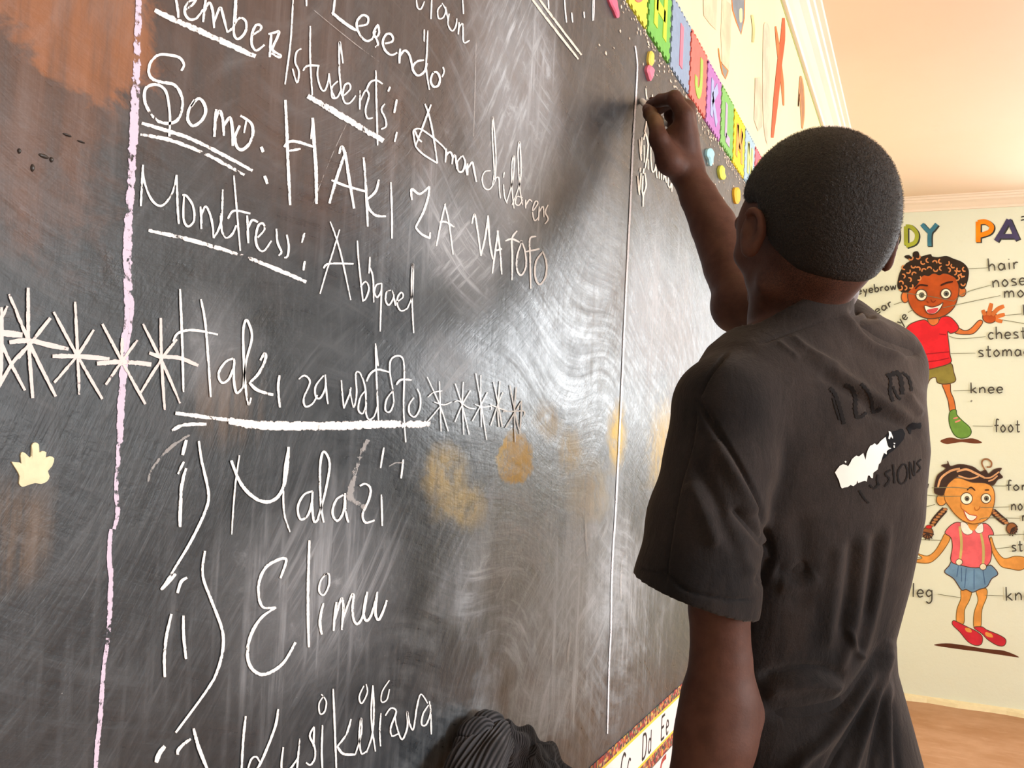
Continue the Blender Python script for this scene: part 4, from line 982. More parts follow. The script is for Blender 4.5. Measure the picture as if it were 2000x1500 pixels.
for wd, p0, p1, xh, up in (('hair', (836, 432), (1018, 416), 38, None), ('nose', (860, 524), (1010, 510), 38, 3), ('mouth', (925, 581), (1052, 575), 36, 2), ('hand', (1036, 680), (1060, 678), 32, 1), ('chest', (834, 814), (1060, 808), 36, None), ('stomach', (778, 914), (1035, 908), 36, 5), ('knee', (735, 1119), (930, 1116), 32, None), ('foot', (870, 1338), (1024, 1336), 38, None), ('eyebrow', (100, 562), (328, 532), 24, None), ('ear', (206, 676), (306, 622), 26, None), ('eye', (318, 765), (392, 684), 28, None)):
    hand_word(Mb, wd, p0, p1, xh, 8, BK, None, 'caption ' + wd, up)
Mb.strokes('paint_speck', [[(738, 1160), (745, 1166)]], 12, (.3, .3, .25))

girl = empty('painted_girl_diagram', tuple(on_plane(1900, 1250, 1, FP)))
tag(girl, 'wall painting of a girl with plaits and a blue skirt, below the other child', 'wall painting')
Mg = Mural(1, FP, -1, (1740, 860), 3.2615, girl)
GS, GD = srgb(228, 158, 78), srgb(190, 110, 45); DK = srgb(62, 44, 38)
Mg.fill('ground_patch', [(275, 1305), (350, 1293), (450, 1303), (600, 1328), (720, 1340), (818, 1382), (720, 1370), (600, 1352), (570, 1347), (430, 1330)], srgb(92, 48, 26), False)
for pts in ([(450, 950), (515, 950), (500, 1020), (470, 1080), (465, 1165), (420, 1165), (420, 1080), (445, 1010)], [(545, 955), (607, 945), (610, 1000), (580, 1080), (572, 1192), (530, 1195), (530, 1100), (555, 1020)]): Mg.fill('leg', pts, GS, None, 5, lcol=srgb(120, 100, 50))
for pts in ([(398, 1148), (430, 1160), (500, 1195), (542, 1215), (582, 1250), (577, 1297), (540, 1307), (490, 1282), (440, 1222), (393, 1175)], [(528, 1193), (580, 1188), (612, 1208), (690, 1240), (732, 1270), (722, 1307), (680, 1307), (620, 1272), (580, 1232)]): Mg.fill('shoe', pts, srgb(205, 42, 60), None, 5)
Mg.fill('foot', [(475, 1195), (505, 1200), (515, 1222), (490, 1222), (475, 1210)], GS, False); Mg.fill('foot', [(605, 1222), (640, 1232), (650, 1255), (620, 1252), (602, 1240)], GS, False)
Mg.fill('arm', [(345, 595), (378, 622), (342, 690), (292, 750), (240, 782), (160, 777), (152, 762), (200, 750), (162, 718), (230, 737), (280, 705), (320, 640)], GS, None, 5, lcol=srgb(130, 95, 40))
Mg.fill('arm', [(640, 615), (666, 690), (720, 752), (790, 738), (850, 745), (880, 770), (862, 805), (822, 828), (760, 818), (700, 800), (650, 720), (630, 650)], GS, None, 5, lcol=srgb(130, 95, 40))
sk = Mg.fill('skirt', [(393, 768), (450, 795), (540, 812), (615, 800), (642, 798), (682, 850), (642, 882), (612, 932), (562, 950), (520, 968), (480, 950), (448, 952), (400, 882), (342, 840), (370, 800)], srgb(112, 152, 190), None, 6)
Mg.strokes('pleat', [[(430, 800), (420, 870)], [(480, 815), (470, 940)], [(530, 820), (530, 950)], [(585, 815), (600, 920)], [(450, 810), (450, 900)]], 6, srgb(70, 105, 150), sk)
Mg.fill('blouse', [(398, 530), (440, 523), (520, 560), (590, 528), (632, 550), (655, 600), (622, 607), (636, 660), (642, 720), (622, 790), (540, 812), (450, 797), (383, 770), (392, 680), (382, 620), (345, 592), (362, 560)], srgb(236, 105, 115), None, 5)
Mg.fill('collar', [(443, 528), (472, 523), (522, 580), (490, 602), (455, 582)], srgb(250, 246, 240), None, 3); Mg.fill('collar', [(538, 560), (582, 528), (588, 580), (560, 592), (540, 582)], srgb(250, 246, 240), None, 3)
Mg.strokes('strap', [[(438, 548), (450, 660), (440, 765)], [(573, 592), (590, 690), (587, 795)]], 17, srgb(206, 190, 120))
Mg.oval('button', (435, 776), (21, 20), srgb(240, 232, 205), None, 4); Mg.oval('button', (587, 806), (21, 20), srgb(240, 232, 205), None, 4)
Mg.fill('neck', [(490, 515), (555, 515), (545, 560), (522, 575), (500, 560)], GS, False)
for ax, tip in (([(345, 440), (315, 470), (285, 505), (262, 540)], (235, 590)), ([(648, 450), (690, 490), (735, 525)], (770, 562))):
    br = Mg.strokes('plait', [(44, ax), (30, ax)], 40, DK, None, None, .1)
    n = len(ax)
    for i in range(7):
        t = i / 6 * (n - 1); a = ax[min(int(t), n - 2)]; b_ = ax[min(int(t), n - 2) + 1]; fr = t - min(int(t), n - 2)
        c_ = (a[0] + (b_[0] - a[0]) * fr, a[1] + (b_[1] - a[1]) * fr); Mg.oval('plait_strand', c_, (15, 9), srgb(190, 130, 80), None, 3, br)
    tf = Mg.oval('tuft', tip, (34, 36), srgb(150, 95, 55), None, 7, br)
    Mg.strokes('tuft_hair', [(8, [tip, (tip[0] + 40 * math.cos(a), tip[1] + 50 * math.sin(a))]) for a in ((.2, .8, 1.3, 2.0, 2.6, 3.3) if tip[0] < 500 else (-.3, .1, .5, .9, 1.4, 1.9))], 8, DK, br)
Mg.oval('hair_tie', (242, 552), (20, 12), srgb(205, 40, 40), None, 3)
Mg.oval('ear', (322, 378), (32, 38), GS, None, 5)
Mg.fill('head', [(345, 290), (362, 258), (430, 240), (520, 268), (600, 270), (647, 300), (662, 360), (652, 430), (627, 490), (580, 522), (520, 532), (460, 512), (410, 472), (370, 420), (345, 382), (338, 330)], GS, None, 5, lcol=srgb(120, 75, 30))
hr = Mg.fill('hair', [(276, 322), (282, 270), (300, 220), (350, 180), (322, 160), (360, 150), (362, 132), (380, 165), (440, 153), (520, 168), (570, 200), (602, 188), (622, 213), (660, 185), (705, 178), (690, 205), (712, 235), (680, 250), (650, 287), (600, 272), (520, 267), (480, 252), (430, 230), (372, 270), (347, 312), (332, 350), (290, 342)], DK, None, 5)
Mg.strokes('hair_strand', [(14, [(300, 300), (320, 240), (380, 195), (440, 180)]), (14, [(420, 200), (480, 185), (540, 210), (600, 240)]), (10, [(430, 225), (500, 245), (560, 230)]), (10, [(600, 240), (640, 235), (690, 200)]), (10, [(620, 260), (650, 250), (680, 225)])], 12, srgb(222, 170, 125), hr)
Mg.strokes('curl', [[(600, 190), (580, 150), (588, 125), (615, 120), (640, 140), (636, 168), (610, 170)]], 11, srgb(150, 105, 70), hr)
for c_, r_ in (((482, 371), 37), ((606, 370), 31)):
    ey = Mg.oval('eye', c_, (r_, r_), srgb(250, 246, 228), None, 5); Mg.oval('iris', (c_[0] + 3, c_[1]), (14, 15), srgb(120, 115, 100), None, 3, ey); Mg.oval('pupil', (c_[0] + 3, c_[1] + 2), (7, 8), (.01, .01, .01), False, 3, ey)
Mg.strokes('eyebrow', [[(485, 318), (510, 299), (537, 320)], [(598, 317), (626, 316)]], 9, srgb(70, 40, 20))
Mg.strokes('nose', [[(532, 425), (540, 445), (560, 440), (568, 418)], [(445, 400), (448, 430), (465, 445)]], 5, GD)
Mg.fill('mouth', [(466, 448), (500, 472), (548, 484), (520, 512), (488, 500)], srgb(250, 245, 235), None, 5, lcol=srgb(190, 60, 50))
Mg.strokes('pointer_line', [[(260, 303), (400, 300), (520, 310)], [(212, 347), (330, 357), (450, 355)], [(168, 441), (282, 408)], [(140, 632), (322, 637)], [(132, 747), (195, 746)], [(640, 290), (737, 291)], [(570, 428), (757, 424)], [(560, 510), (610, 494), (824, 497)], [(650, 605), (860, 598)], [(668, 691), (768, 680)], [(600, 986), (716, 991)], [(298, 980), (448, 1003)]], 4, LN)
for wd, p0, p1, xh, up in (('leg', (132, 997), (280, 1000), 46, None), ('forehead', (735, 320), (872, 318), 34, 3), ('nose', (765, 446), (850, 444), 38, 2), ('mouth', (836, 515), (900, 512), 36, 1), ('hand', (856, 640), (900, 640), 34, 1), ('stomach', (768, 708), (850, 704), 38, 2), ('knee', (730, 1022), (850, 1018), 46, 2), ('brow', (110, 306), (250, 304), 28, None)):
    hand_word(Mg, wd, p0, p1, xh, 9, BK, None, 'caption ' + wd, up)

# pictures painted on the cream wall above the board, seen at a grazing angle
def wallpic(name, label, px, py):
    r_ = empty(name, tuple(on_plane(px, py, 0, XL))); tag(r_, label, 'wall painting'); return r_


BE = srgb(240, 208, 175); OR = srgb(232, 130, 50)
r_ = wallpic('painted_shape', 'grey pointed shape with an orange outline painted high on the cream wall', 1440, 20)
M1 = Mural(0, XL, 1, (1350, 0), 3.077, r_)
M1.fill('grey_body', [(243, -20), (322, -20), (319, 110), (300, 206), (272, 132), (250, 62)], srgb(138, 146, 152), None, 6, False, OR)
M1.fill('cream_patch', [(290, 58), (306, 55), (307, 125), (292, 130)], srgb(245, 225, 170), False)
r_ = wallpic('painted_shape', 'tall beige shape with a grey tip left of the orange cross', 1415, 80)
M1.root = r_
M1.fill('beige_body', [(186, -20), (243, 30), (237, 250), (226, 440), (205, 476), (186, 400), (178, 200)], srgb(238, 205, 170), False, smooth=False)
M1.fill('grey_tip', [(178, 370), (202, 402), (222, 425), (206, 474), (188, 440)], srgb(150, 150, 140), None, 7, False, OR)
M1.strokes('orange_edge', [[(164, 290), (172, 350), (188, 440)]], 7, OR)
r_ = wallpic('painted_shape', 'broad pale beige brush stroke at the top left of the cream wall', 1385, 30)
M1.root = r_
M1.fill('beige_body', [(72, -20), (156, -20), (154, 60), (150, 180), (118, 150), (76, 95)], srgb(242, 212, 178), False, smooth=False)
r_ = wallpic('painted_shape', 'pale pinkish block painted left of the orange cross', 1490, 180)
M1.root = r_
M1.fill('beige_body', [(438, 145), (462, 145), (474, 230), (470, 600), (462, 860), (440, 790), (430, 600), (432, 250)], srgb(238, 204, 176), False)
M1.fill('beige_body', [(385, 468), (424, 468), (428, 760), (402, 790), (378, 720)], srgb(234, 200, 170), False, smooth=False)
r_ = wallpic('painted_cross', 'tall orange painted X on the cream wall under the cornice', 1522, 150)
M1.root = r_
M1.strokes('stroke', [[(508, 158), (520, 260), (532, 360), (548, 500), (556, 635)]], 20, srgb(236, 120, 62), None, None, .6)
M1.strokes('stroke', [[(556, 108), (550, 240), (530, 400), (508, 620), (488, 828)]], 30, srgb(234, 92, 44), None, None, .5)
r_ = wallpic('painted_shape', 'slim brown painted mark right of the orange cross', 1567, 200)
M1.root = r_
M1.fill('brown_body', [(655, 468), (668, 480), (678, 560), (680, 680), (668, 775), (662, 690), (652, 560), (645, 640)], srgb(176, 122, 84), None, 6, True, srgb(226, 150, 90))
r_ = wallpic('painted_shape', 'small pale olive dash painted between the grey shape and the orange cross', 1472, 55)
M1.root = r_
M1.strokes('stroke', [[(366, 90), (376, 170), (372, 255)]], 15, srgb(226, 206, 140))

# ------------------------------------------------------------------ the person writing on the board
class Field:
    """signed distance field on a regular grid, meshed with OpenVDB"""
    def __init__(self, lo, hi, h):
        self.lo = np.array(lo, float); self.h = h
        self.n = np.ceil((np.array(hi) - self.lo) / h).astype(int) + 1
        self.a = np.full(self.n, 0.08, np.float32)
        self.ax = [(self.lo[i] + h * np.arange(self.n[i])).astype(np.float32) for i in range(3)]

    def window(self, lo, hi):
        s = []
        for i in range(3):
            a = int(max(0, math.floor((lo[i] - self.lo[i]) / self.h))); b = int(min(self.n[i], math.ceil((hi[i] - self.lo[i]) / self.h) + 1))
            s.append(slice(a, max(a, b)))
        return tuple(s)

    def grid(self, s):
        return np.meshgrid(self.ax[0][s[0]], self.ax[1][s[1]], self.ax[2][s[2]], indexing='ij', sparse=True)

    def put(self, fn, lo, hi, k=0.01, op='add'):
        pad = k * 1.5 + 0.02; s = self.window(np.array(lo) - pad, np.array(hi) + pad)
        if any(q.stop <= q.start for q in s): return
        d = fn(*self.grid(s)).astype(np.float32); cur = self.a[s]
        if op == 'add':
            h = np.clip(0.5 + 0.5 * (cur - d) / k, 0, 1); self.a[s] = cur * (1 - h) + d * h - k * h * (1 - h)
        else:
            d = -d; h = np.clip(0.5 - 0.5 * (cur - d) / k, 0, 1); self.a[s] = cur * (1 - h) + d * h + k * h * (1 - h)

    def cone(self, a, b, ra, rb, k=0.01, op='add'):
        a = np.array(a, float); b = np.array(b, float); ab = b - a; L2 = ab @ ab

        def fn(X, Y, Z):
            t = np.clip(((X - a[0]) * ab[0] + (Y - a[1]) * ab[1] + (Z - a[2]) * ab[2]) / L2, 0, 1)
            return np.sqrt((X - a[0] - ab[0] * t) ** 2 + (Y - a[1] - ab[1] * t) ** 2 + (Z - a[2] - ab[2] * t) ** 2) - (ra + (rb - ra) * t)
        r = max(ra, rb); self.put(fn, np.minimum(a, b) - r, np.maximum(a, b) + r, k, op)

    def chain(self, pts, k=0.01):
        for (a, ra), (b, rb) in zip(pts[:-1], pts[1:]): self.cone(a, b, ra, rb, k)

    def ell(self, c, axes, rad, k=0.01, op='add'):
        c = np.array(c, float); A_ = np.array(axes, float); r = np.array(rad, float)

        def fn(X, Y, Z):
            q = [((X - c[0]) * A_[i, 0] + (Y - c[1]) * A_[i, 1] + (Z - c[2]) * A_[i, 2]) for i in range(3)]
            k0 = np.sqrt(sum((q[i] / r[i]) ** 2 for i in range(3))); k1 = np.sqrt(sum((q[i] / r[i] ** 2) ** 2 for i in range(3))) + 1e-6
            return k0 * (k0 - 1) / k1
        R_ = max(r); self.put(fn, c - R_, c + R_, k, op)

    def build(self, name, mat, parent=None, iso=0.0):
        g_ = openvdb.FloatGrid(0.012); arr = np.clip(self.a - iso, -0.012, 0.012).astype(np.float32)
        g_.copyFromArray(arr, tolerance=0.0)
        res = g_.convertToQuads(isovalue=0.0)
        pts, quads = np.asarray(res[0], float), np.asarray(res[1], int)
        pts = self.lo + pts * self.h
        return mesh(name, pts, quads[:, ::-1], mat, parent, True)


def relax(o, it=2, f=0.5):
    bm = bmesh.new(); bm.from_mesh(o.data)
    for _ in range(it): bmesh.ops.smooth_vert(bm, verts=bm.verts, factor=f, use_axis_x=True, use_axis_y=True, use_axis_z=True)
    bmesh.ops.recalc_face_normals(bm, faces=bm.faces); bm.to_mesh(o.data); bm.free()
    o.data.polygons.foreach_set('use_smooth', [True] * len(o.data.polygons))


def frame(theta, pitch=0.0):
    """right, forward, up axes of someone facing theta left of the +y direction"""
    f = np.array([-math.sin(theta), math.cos(theta), 0.0]); r = np.array([math.cos(theta), math.sin(theta), 0.0]); u = np.array([0, 0, 1.0])
    f2 = f * math.cos(pitch) + u * math.sin(pitch); u2 = u * math.cos(pitch) - f * math.sin(pitch)
    return r, f2, u2


# materials
m, nt, b, out = new_mat('dark_brown_skin'); g = G(nt); co = g.coord()
n1 = g.noise(co, 40, 4, .6); n2 = g.noise(co, 420, 3, .6); n3 = g.noise(co, 9, 3)
sk = g.mix(g.ramp(n1, .3, .7), (0.074, 0.029, 0.019), (0.106, 0.045, 0.031))
sk = g.mix(g.math('MULTIPLY', g.ramp(n3, .45, .7), .35), sk, (0.135, 0.064, 0.046))


def spot(p, r, edge=.8):
    v = g.n('ShaderNodeVectorMath', operation='DISTANCE'); g.put(v.inputs[0], co); v.inputs[1].default_value = tuple(p)
    return g.ramp(v.outputs['Value'], r, r * (1 - edge))


sk = g.mix(g.math('MULTIPLY', spot(P(1280, 236, 1.30), .030), .55), sk, (0.22, 0.13, 0.055))     # chalk dust on the thumb
sk = g.mix(g.math('MULTIPLY', spot(P(1264, 215, 1.335), .011), .7), sk, (0.42, 0.17, 0.09))      # paler thumb nail and tip
sk = g.mix(g.math('MULTIPLY', spot(P(1440, 1405, .87), .035), .4), sk, (0.050, 0.024, 0.018))    # darker elbow
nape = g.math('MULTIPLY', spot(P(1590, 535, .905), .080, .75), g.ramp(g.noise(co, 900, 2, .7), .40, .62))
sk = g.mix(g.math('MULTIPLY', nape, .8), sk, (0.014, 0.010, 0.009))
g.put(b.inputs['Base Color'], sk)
b.inputs['Roughness'].default_value = 0.58; b.inputs['Specular IOR Level'].default_value = 0.25
b.inputs['Subsurface Weight'].default_value = 0.06; b.inputs['Subsurface Radius'].default_value = (0.012, 0.004, 0.002); b.inputs['Subsurface Scale'].default_value = 0.4
g.put(b.inputs['Normal'], g.bump(g.math('ADD', n2, g.math('MULTIPLY', n1, .5)), 0.16, 0.0012)); M_skin = m

m, nt, b, out = new_mat('short_black_hair'); g = G(nt); co = g.coord()
n1 = g.noise(co, 330, 3, .7)
g.put(b.inputs['Base Color'], g.mix(n1, (0.006, 0.005, 0.005), (0.022, 0.017, 0.014)))
b.inputs['Roughness'].default_value = 0.6; b.inputs['Specular IOR Level'].default_value = 0.3
g.put(b.inputs['Normal'], g.bump(n1, 0.9, 0.003)); M_hair = m

m, nt, b, out = new_mat('faded_black_cotton'); g = G(nt); co = g.coord()
n1 = g.noise(co, 9, 5, .62); n2 = g.noise(co, 700, 2, .6); n3 = g.noise(g.mapped(co, scale=(1, 1, .35)), 26, 4, .6)
sc_ = g.mix(g.ramp(n1, .38, .68), (0.0105, 0.0105, 0.0122), (0.028, 0.0245, 0.0250))
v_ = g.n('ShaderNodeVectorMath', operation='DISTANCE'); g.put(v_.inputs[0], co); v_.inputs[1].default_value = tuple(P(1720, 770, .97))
lit_back = g.math('MULTIPLY', g.ramp(v_.outputs['Value'], .26, .04), g.ramp(n1, .30, .62, .45, 1.0))  # side light on the upper back, put into the cloth colour as a paler spot
sc_ = g.mix(g.math('MULTIPLY', lit_back, .85), sc_, (0.064, 0.049, 0.043))
sc_ = g.mix(g.math('MULTIPLY', g.ramp(n3, .5, .72), .5), sc_, (0.044, 0.034, 0.031))
sc_ = g.mix(g.ramp(n2, .3, .7, 0, .35), sc_, (0.012, 0.011, 0.011))
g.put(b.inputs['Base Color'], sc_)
b.inputs['Roughness'].default_value = 0.92; b.inputs['Specular IOR Level'].default_value = 0.12
b.inputs['Sheen Weight'].default_value = 0.16; b.inputs['Sheen Roughness'].default_value = .5; b.inputs['Sheen Tint'].default_value = (.8, .65, .55, 1)
cr1 = g.noise(g.mapped(co, scale=(1, 1, .45)), 28, 4, .6, .6); cr2 = g.noise(g.mapped(co, rot=(.5, .4, 0), scale=(1, 1, .5)), 75, 4, .65, .4)
nb = g.bump(g.math('ADD', g.math('MULTIPLY', cr1, 1.0), g.math('MULTIPLY', cr2, .35)), .28, .008)
g.put(b.inputs['Normal'], g.bump(n2, 0.25, 0.0012, nb)); M_shirt = m

person = empty('person', (0.33, 1.0, 0))
tag(person, 'person in a faded black T-shirt seen from behind, writing with a raised right hand', 'person')

TH = math.radians(46); tr, tf, tu = frame(TH)
HH = math.radians(41); hr_, hf, hu = frame(HH, math.radians(2))
H0 = P(1595, 420, .952)


def hd_(r, f, u): return H0 + hr_ * r + hf * f + hu * u


# torso column (photo x, y, depth), half width across the shoulders, half depth
COL = [(1575, 640, .995, .070, .052), (1570, 690, .995, .105, .070), (1575, 760, .995, .132, .088), (1583, 870, 1.0, .143, .101), (1580, 1000, 1.0, .139, .101), (1572, 1130, 1.0, .128, .093), (1563, 1240, 1.0, .117, .084), (1566, 1300, 1.0, .118, .085), (1566, 1400, 1.0, .133, .098), (1580, 1500, 1.0, .140, .104), (1588, 1600, 1.0, .147, .110), (1592, 1760, 1.0, .15, .112)]
COL = [(c[0] - (14 if c[1] > 800 else 6), c[1], c[2], c[3] - (.006 if c[1] > 800 else .002), c[4]) for c in COL]
_cp = np.array([P(c[0], c[1], c[2]) for c in COL]); _o = np.argsort(_cp[:, 2]); _cz = _cp[_o, 2]
_cx, _cyy = _cp[_o, 0], _cp[_o, 1]; _ca = np.array([c[3] for c in COL])[_o]; _cb = np.array([c[4] for c in COL])[_o]


def torso(shrink):
    def fn(X, Y, Z):
        z = Z.ravel(); x0 = np.interp(z, _cz, _cx)[None, None, :]; y0 = np.interp(z, _cz, _cyy)[None, None, :]
        a = np.interp(z, _cz, _ca)[None, None, :] - shrink; b_ = np.interp(z, _cz, _cb)[None, None, :] - shrink
        u = (X - x0) * tr[0] + (Y - y0) * tr[1]; v = (X - x0) * tf[0] + (Y - y0) * tf[1]
        k0 = (np.abs(u / a) ** 2.3 + np.abs(v / b_) ** 2.3) ** (1 / 2.3)
        d = (k0 - 1) * np.minimum(a, b_) * .95
        return np.maximum(np.maximum(d, Z - (_cz[-1] - .005)), (_cz[0] + .004) - Z)
    return fn


TLO = np.array([0.02, 0.70, _cz[0]]); THI = np.array([0.58, 1.36, _cz[-1]])

# joints
SL, SR_ = P(1415, 800, .90), P(1708, 722, 1.05)
EL, ER = P(1406, 1375, .885), P(1450, 588, 1.205)
WL, WR = P(1352, 1700, .865), P(1342, 338, 1.315)

# ---- body
bd = Field((-0.005, 0.70, _cz[0] - .02), (0.60, 1.40, FL + 0.58), 0.0021)
bd.put(torso(.014), TLO, THI, .02)
NB, NT = P(1557, 705, 1.0), P(1578, 545, .968)
bd.cone(NB, NT, .0475, .0430, .016)
bd.cone(P(1545, 690, .985), SL, .040, .038, .03); bd.cone(P(1610, 680, 1.01), SR_, .040, .040, .03)
# head
bd.ell(hd_(0, 0, .006), (hr_, hf, hu), (.0645, .0835, .0735), .02)
bd.ell(hd_(0, -.020, -.03), (hr_, hf, hu), (.052, .052, .058), .03)
bd.ell(hd_(0, .032, -.048), (hr_, hf, hu), (.0545, .056, .064), .014)
bd.ell(hd_(0, .040, -.010), (hr_, hf, hu), (.063, .044, .045), .02)
bd.ell(hd_(0, .056, -.094), (hr_, hf, hu), (.029, .034, .024), .014)
for s in (-1, 1):
    bd.cone(hd_(s * .044, .010, -.075), hd_(s * .016, .070, -.104), .014, .012, .014)      # jaw
    bd.ell(hd_(s * .041, .058, -.038), (hr_, hf, hu), (.016, .018, .013), .014)            # cheekbone
    bd.cone(hd_(s * .012, .089, .000), hd_(s * .042, .076, .000), .008, .008, .012)       # brow
    bd.ell(hd_(s * .030, .095, -.018), (hr_, hf, hu), (.016, .011, .010), .01, 'sub')     # eye socket
    e1 = hr_ * s * .90 - hf * .42; e1 /= np.linalg.norm(e1); e2 = np.cross(hu, e1); 
    ec = hd_(s * (.0745 if s < 0 else .0765), (-.004 if s < 0 else -.014), -.0255)
    t1 = hu * .97 - hf * .22; t1 /= np.linalg.norm(t1); t2 = np.cross(t1, e1)
    bd.ell(ec, (e1, t2, t1), (.0078, .0145, .0220), .005)
    bd.ell(ec + e1 * .0080 + t1 * .003, (e1, t2, t1), (.0058, .0080, .0130), .004, 'sub')
    bd.ell(ec + e1 * .004 + t1 * -.001 + hf * .006, (e1, t2, t1), (.006, .004, .007), .004)
    rim = [ec + t1 * .0195 * math.cos(a) - t2 * .0115 * math.sin(a) * s_ + e1 * (.0065 - .002 * abs(math.sin(a / 2))) for s_ in (1 if np.dot(t2, hf) > 0 else -1,) for a in np.linspace(-.7, 2.9, 10)]
    bd.chain([(q, .0030) for q in rim], .003)
    bd.ell(ec + e1 * .002 - t1 * .0185, (e1, t2, t1), (.0055, .009, .009), .006)
bd.cone(hd_(0, .090, -.006), hd_(0, .106, -.044), .007, .0115, .010); bd.ell(hd_(.013, .096, -.046), (hr_, hf, hu), (.009, .010, .008), .006); bd.ell(hd_(-.013, .096, -.046), (hr_, hf, hu), (.009, .010, .008), .006)
bd.cone(hd_(-.018, .086, -.070), hd_(.018, .086, -.070), .006, .006, .008); bd.cone(hd_(-.018, .085, -.080), hd_(.018, .085, -.080), .0065, .0065, .008)
bd.cone(hd_(-.022, .094, -.075), hd_(.022, .094, -.075), .0016, .0016, .003, 'sub')
# left arm, hanging
bd.chain([(SL, .039), (P(1404, 1000, .885), .033), (P(1405, 1190, .882), .0285), (P(1408, 1290, .884), .0290), (EL, .0325)], .005)
bd.cone(EL, P(1457, 1396, .892), .026, .0165, .014)
bd.chain([(EL, .0335), (P(1396, 1450, .88), .0345), (P(1378, 1540, .873), .031), (WL, .023)], .02)


def fingers(fd, spec, k=.005):
    for pts in spec: fd.chain(pts, k)


# left hand, relaxed beside the thigh (below the photo's edge)
ld = WL - EL; ld /= np.linalg.norm(ld); lw = tf; ln = np.cross(ld, lw); ln /= np.linalg.norm(ln)
pk = WL + ld * .082
bd.chain([(WL, .022), (WL + ld * .02, .022)], .01)
for i, q in enumerate((.026, .009, -.008, -.024)):
    kn = pk + lw * q - ld * abs(q - .004) * .25; bd.cone(WL + lw * q * .5, kn, .014, .0105, .012)
    Ls = (.040, .045, .041, .031)[i]; c_ = kn
    d1 = ld * .96 + ln * .25; d2 = ld * .85 + ln * .55; d3 = ld * .7 + ln * .75
    bd.chain([(kn, .0095), (kn + d1 * Ls, .0085), (kn + d1 * Ls + d2 * Ls * .62, .0075), (kn + d1 * Ls + d2 * Ls * .62 + d3 * Ls * .45, .0065)], .004)
tb = WL + lw * .022 + ld * .022
bd.chain([(WL + lw * .008, .018), (tb + lw * .012 + ld * .012, .0135), (tb + lw * .022 + ld * .045 + ln * .01, .0100), (tb + lw * .020 + ld * .072 + ln * .014, .0078)], .008)
# right arm, raised to the board
bd.chain([(SR_, .046), (P(1600, 655, 1.135), .040), (ER, .0355)], .006)
bd.cone(P(1450, 588, 1.205), P(1440, 602, 1.212), .034, .032, .02)
bd.chain([(ER, .0345), (P(1425, 520, 1.235), .0345), (P(1393, 440, 1.268), .0310), (P(1365, 385, 1.293), .0262), (WR, .0228)], .004)
IM, MM, RM, LM = P(1336, 224, 1.292), P(1341, 213, 1.313), P(1337, 215, 1.334), P(1330, 228, 1.350)
for kn, r in ((IM, .0130), (MM, .0130), (RM, .0122), (LM, .0115)): bd.cone(WR + (kn - WR) * .08, kn, .0165, r, .014)
bd.ell(P(1318, 282, 1.315), ((ROT @ np.array([.6, .8, 0])), (ROT @ np.array([-.8, .6, 0])), ROT[:, 2]), (.028, .024, .024), .016)
bd.chain([(WR, .019), (P(1308, 316, 1.288), .0165), (P(1287, 272, 1.284), .0130)], .012)
bd.chain([(P(1287, 272, 1.284), .0128), (P(1280, 238, 1.300), .0103), (P(1270, 222, 1.320), .0094), (P(1264, 213, 1.334), .0076)], .006)
bd.chain([(IM, .0118), (P(1317, 192, 1.300), .0108), (P(1290, 196, 1.328), .0088), (P(1269, 204, 1.352), .0068)], .004)
bd.chain([(MM, .0116), (P(1320, 195, 1.338), .0104), (P(1294, 207, 1.362), .0086), (P(1280, 221, 1.372), .0070)], .004)
bd.chain([(RM, .0108), (P(1322, 203, 1.366), .0098), (P(1308, 224, 1.376), .0082), (P(1312, 244, 1.366), .0070)], .004)
bd.chain([(LM, .0100), (P(1318, 222, 1.376), .0088), (P(1310, 240, 1.380), .0074), (P(1316, 254, 1.372), .0064)], .004)
body = bd.build('body', M_skin, person); relax(body, 2, .5); body['label'] = 'dark brown skin of the head, neck, arms and hands'
del bd

# ---- eyes
for s in (-1, 1):
    bm = bmesh.new(); bmesh.ops.create_uvsphere(bm, u_segments=20, v_segments=14, radius=.0125)
    c_ = hd_(s * .030, .074, -.018)
    v = [np.array(q.co) + c_ for q in bm.verts]; f = [[q.index for q in p.verts] for p in bm.faces]; bm.free()
    mesh('eyeball', v, f, plain('eye_white', (.75, .70, .64), .25), person, True)

# ---- hair: cropped cap with a fuzz of tiny curls
hf_ = Field(H0 - .135, H0 + .13, 0.0021)
hf_.ell(hd_(0, 0, .006), (hr_, hf, hu), (.0645, .0835, .0735), .02)
hf_.ell(hd_(0, -.020, -.03), (hr_, hf, hu), (.052, .052, .058), .03)
hf_.ell(hd_(0, .032, -.048), (hr_, hf, hu), (.0545, .056, .064), .014)
hf_.ell(hd_(0, .040, -.010), (hr_, hf, hu), (.063, .044, .045), .02)
hf_.cone(NB, NT, .0475, .0430, .016)
s = hf_.window(H0 - .14, H0 + .14); X_, Y_, Z_ = hf_.grid(s)
uu = (X_ - H0[0]) * hu[0] + (Y_ - H0[1]) * hu[1] + (Z_ - H0[2]) * hu[2]
hf_.a[s] -= np.interp(uu, [-.090, -.065, -.03, .02, .1], [.0014, .0035, .0062, .0078, .0080]).astype(np.float32)


def hairline(X, Y, Z):
    q = [((X - H0[0]) * A_[0] + (Y - H0[1]) * A_[1] + (Z - H0[2]) * A_[2]) for A_ in (hr_, hf, hu)]
    hl = np.interp(q[1], [-.12, -.085, -.06, -.035, -.018, .000, .014, .028, .040, .06, .11], [-.086, -.086, -.082, -.068, -.045, .004, .008, .010, .030, .048, .056])
    return (q[2] - hl) * .8


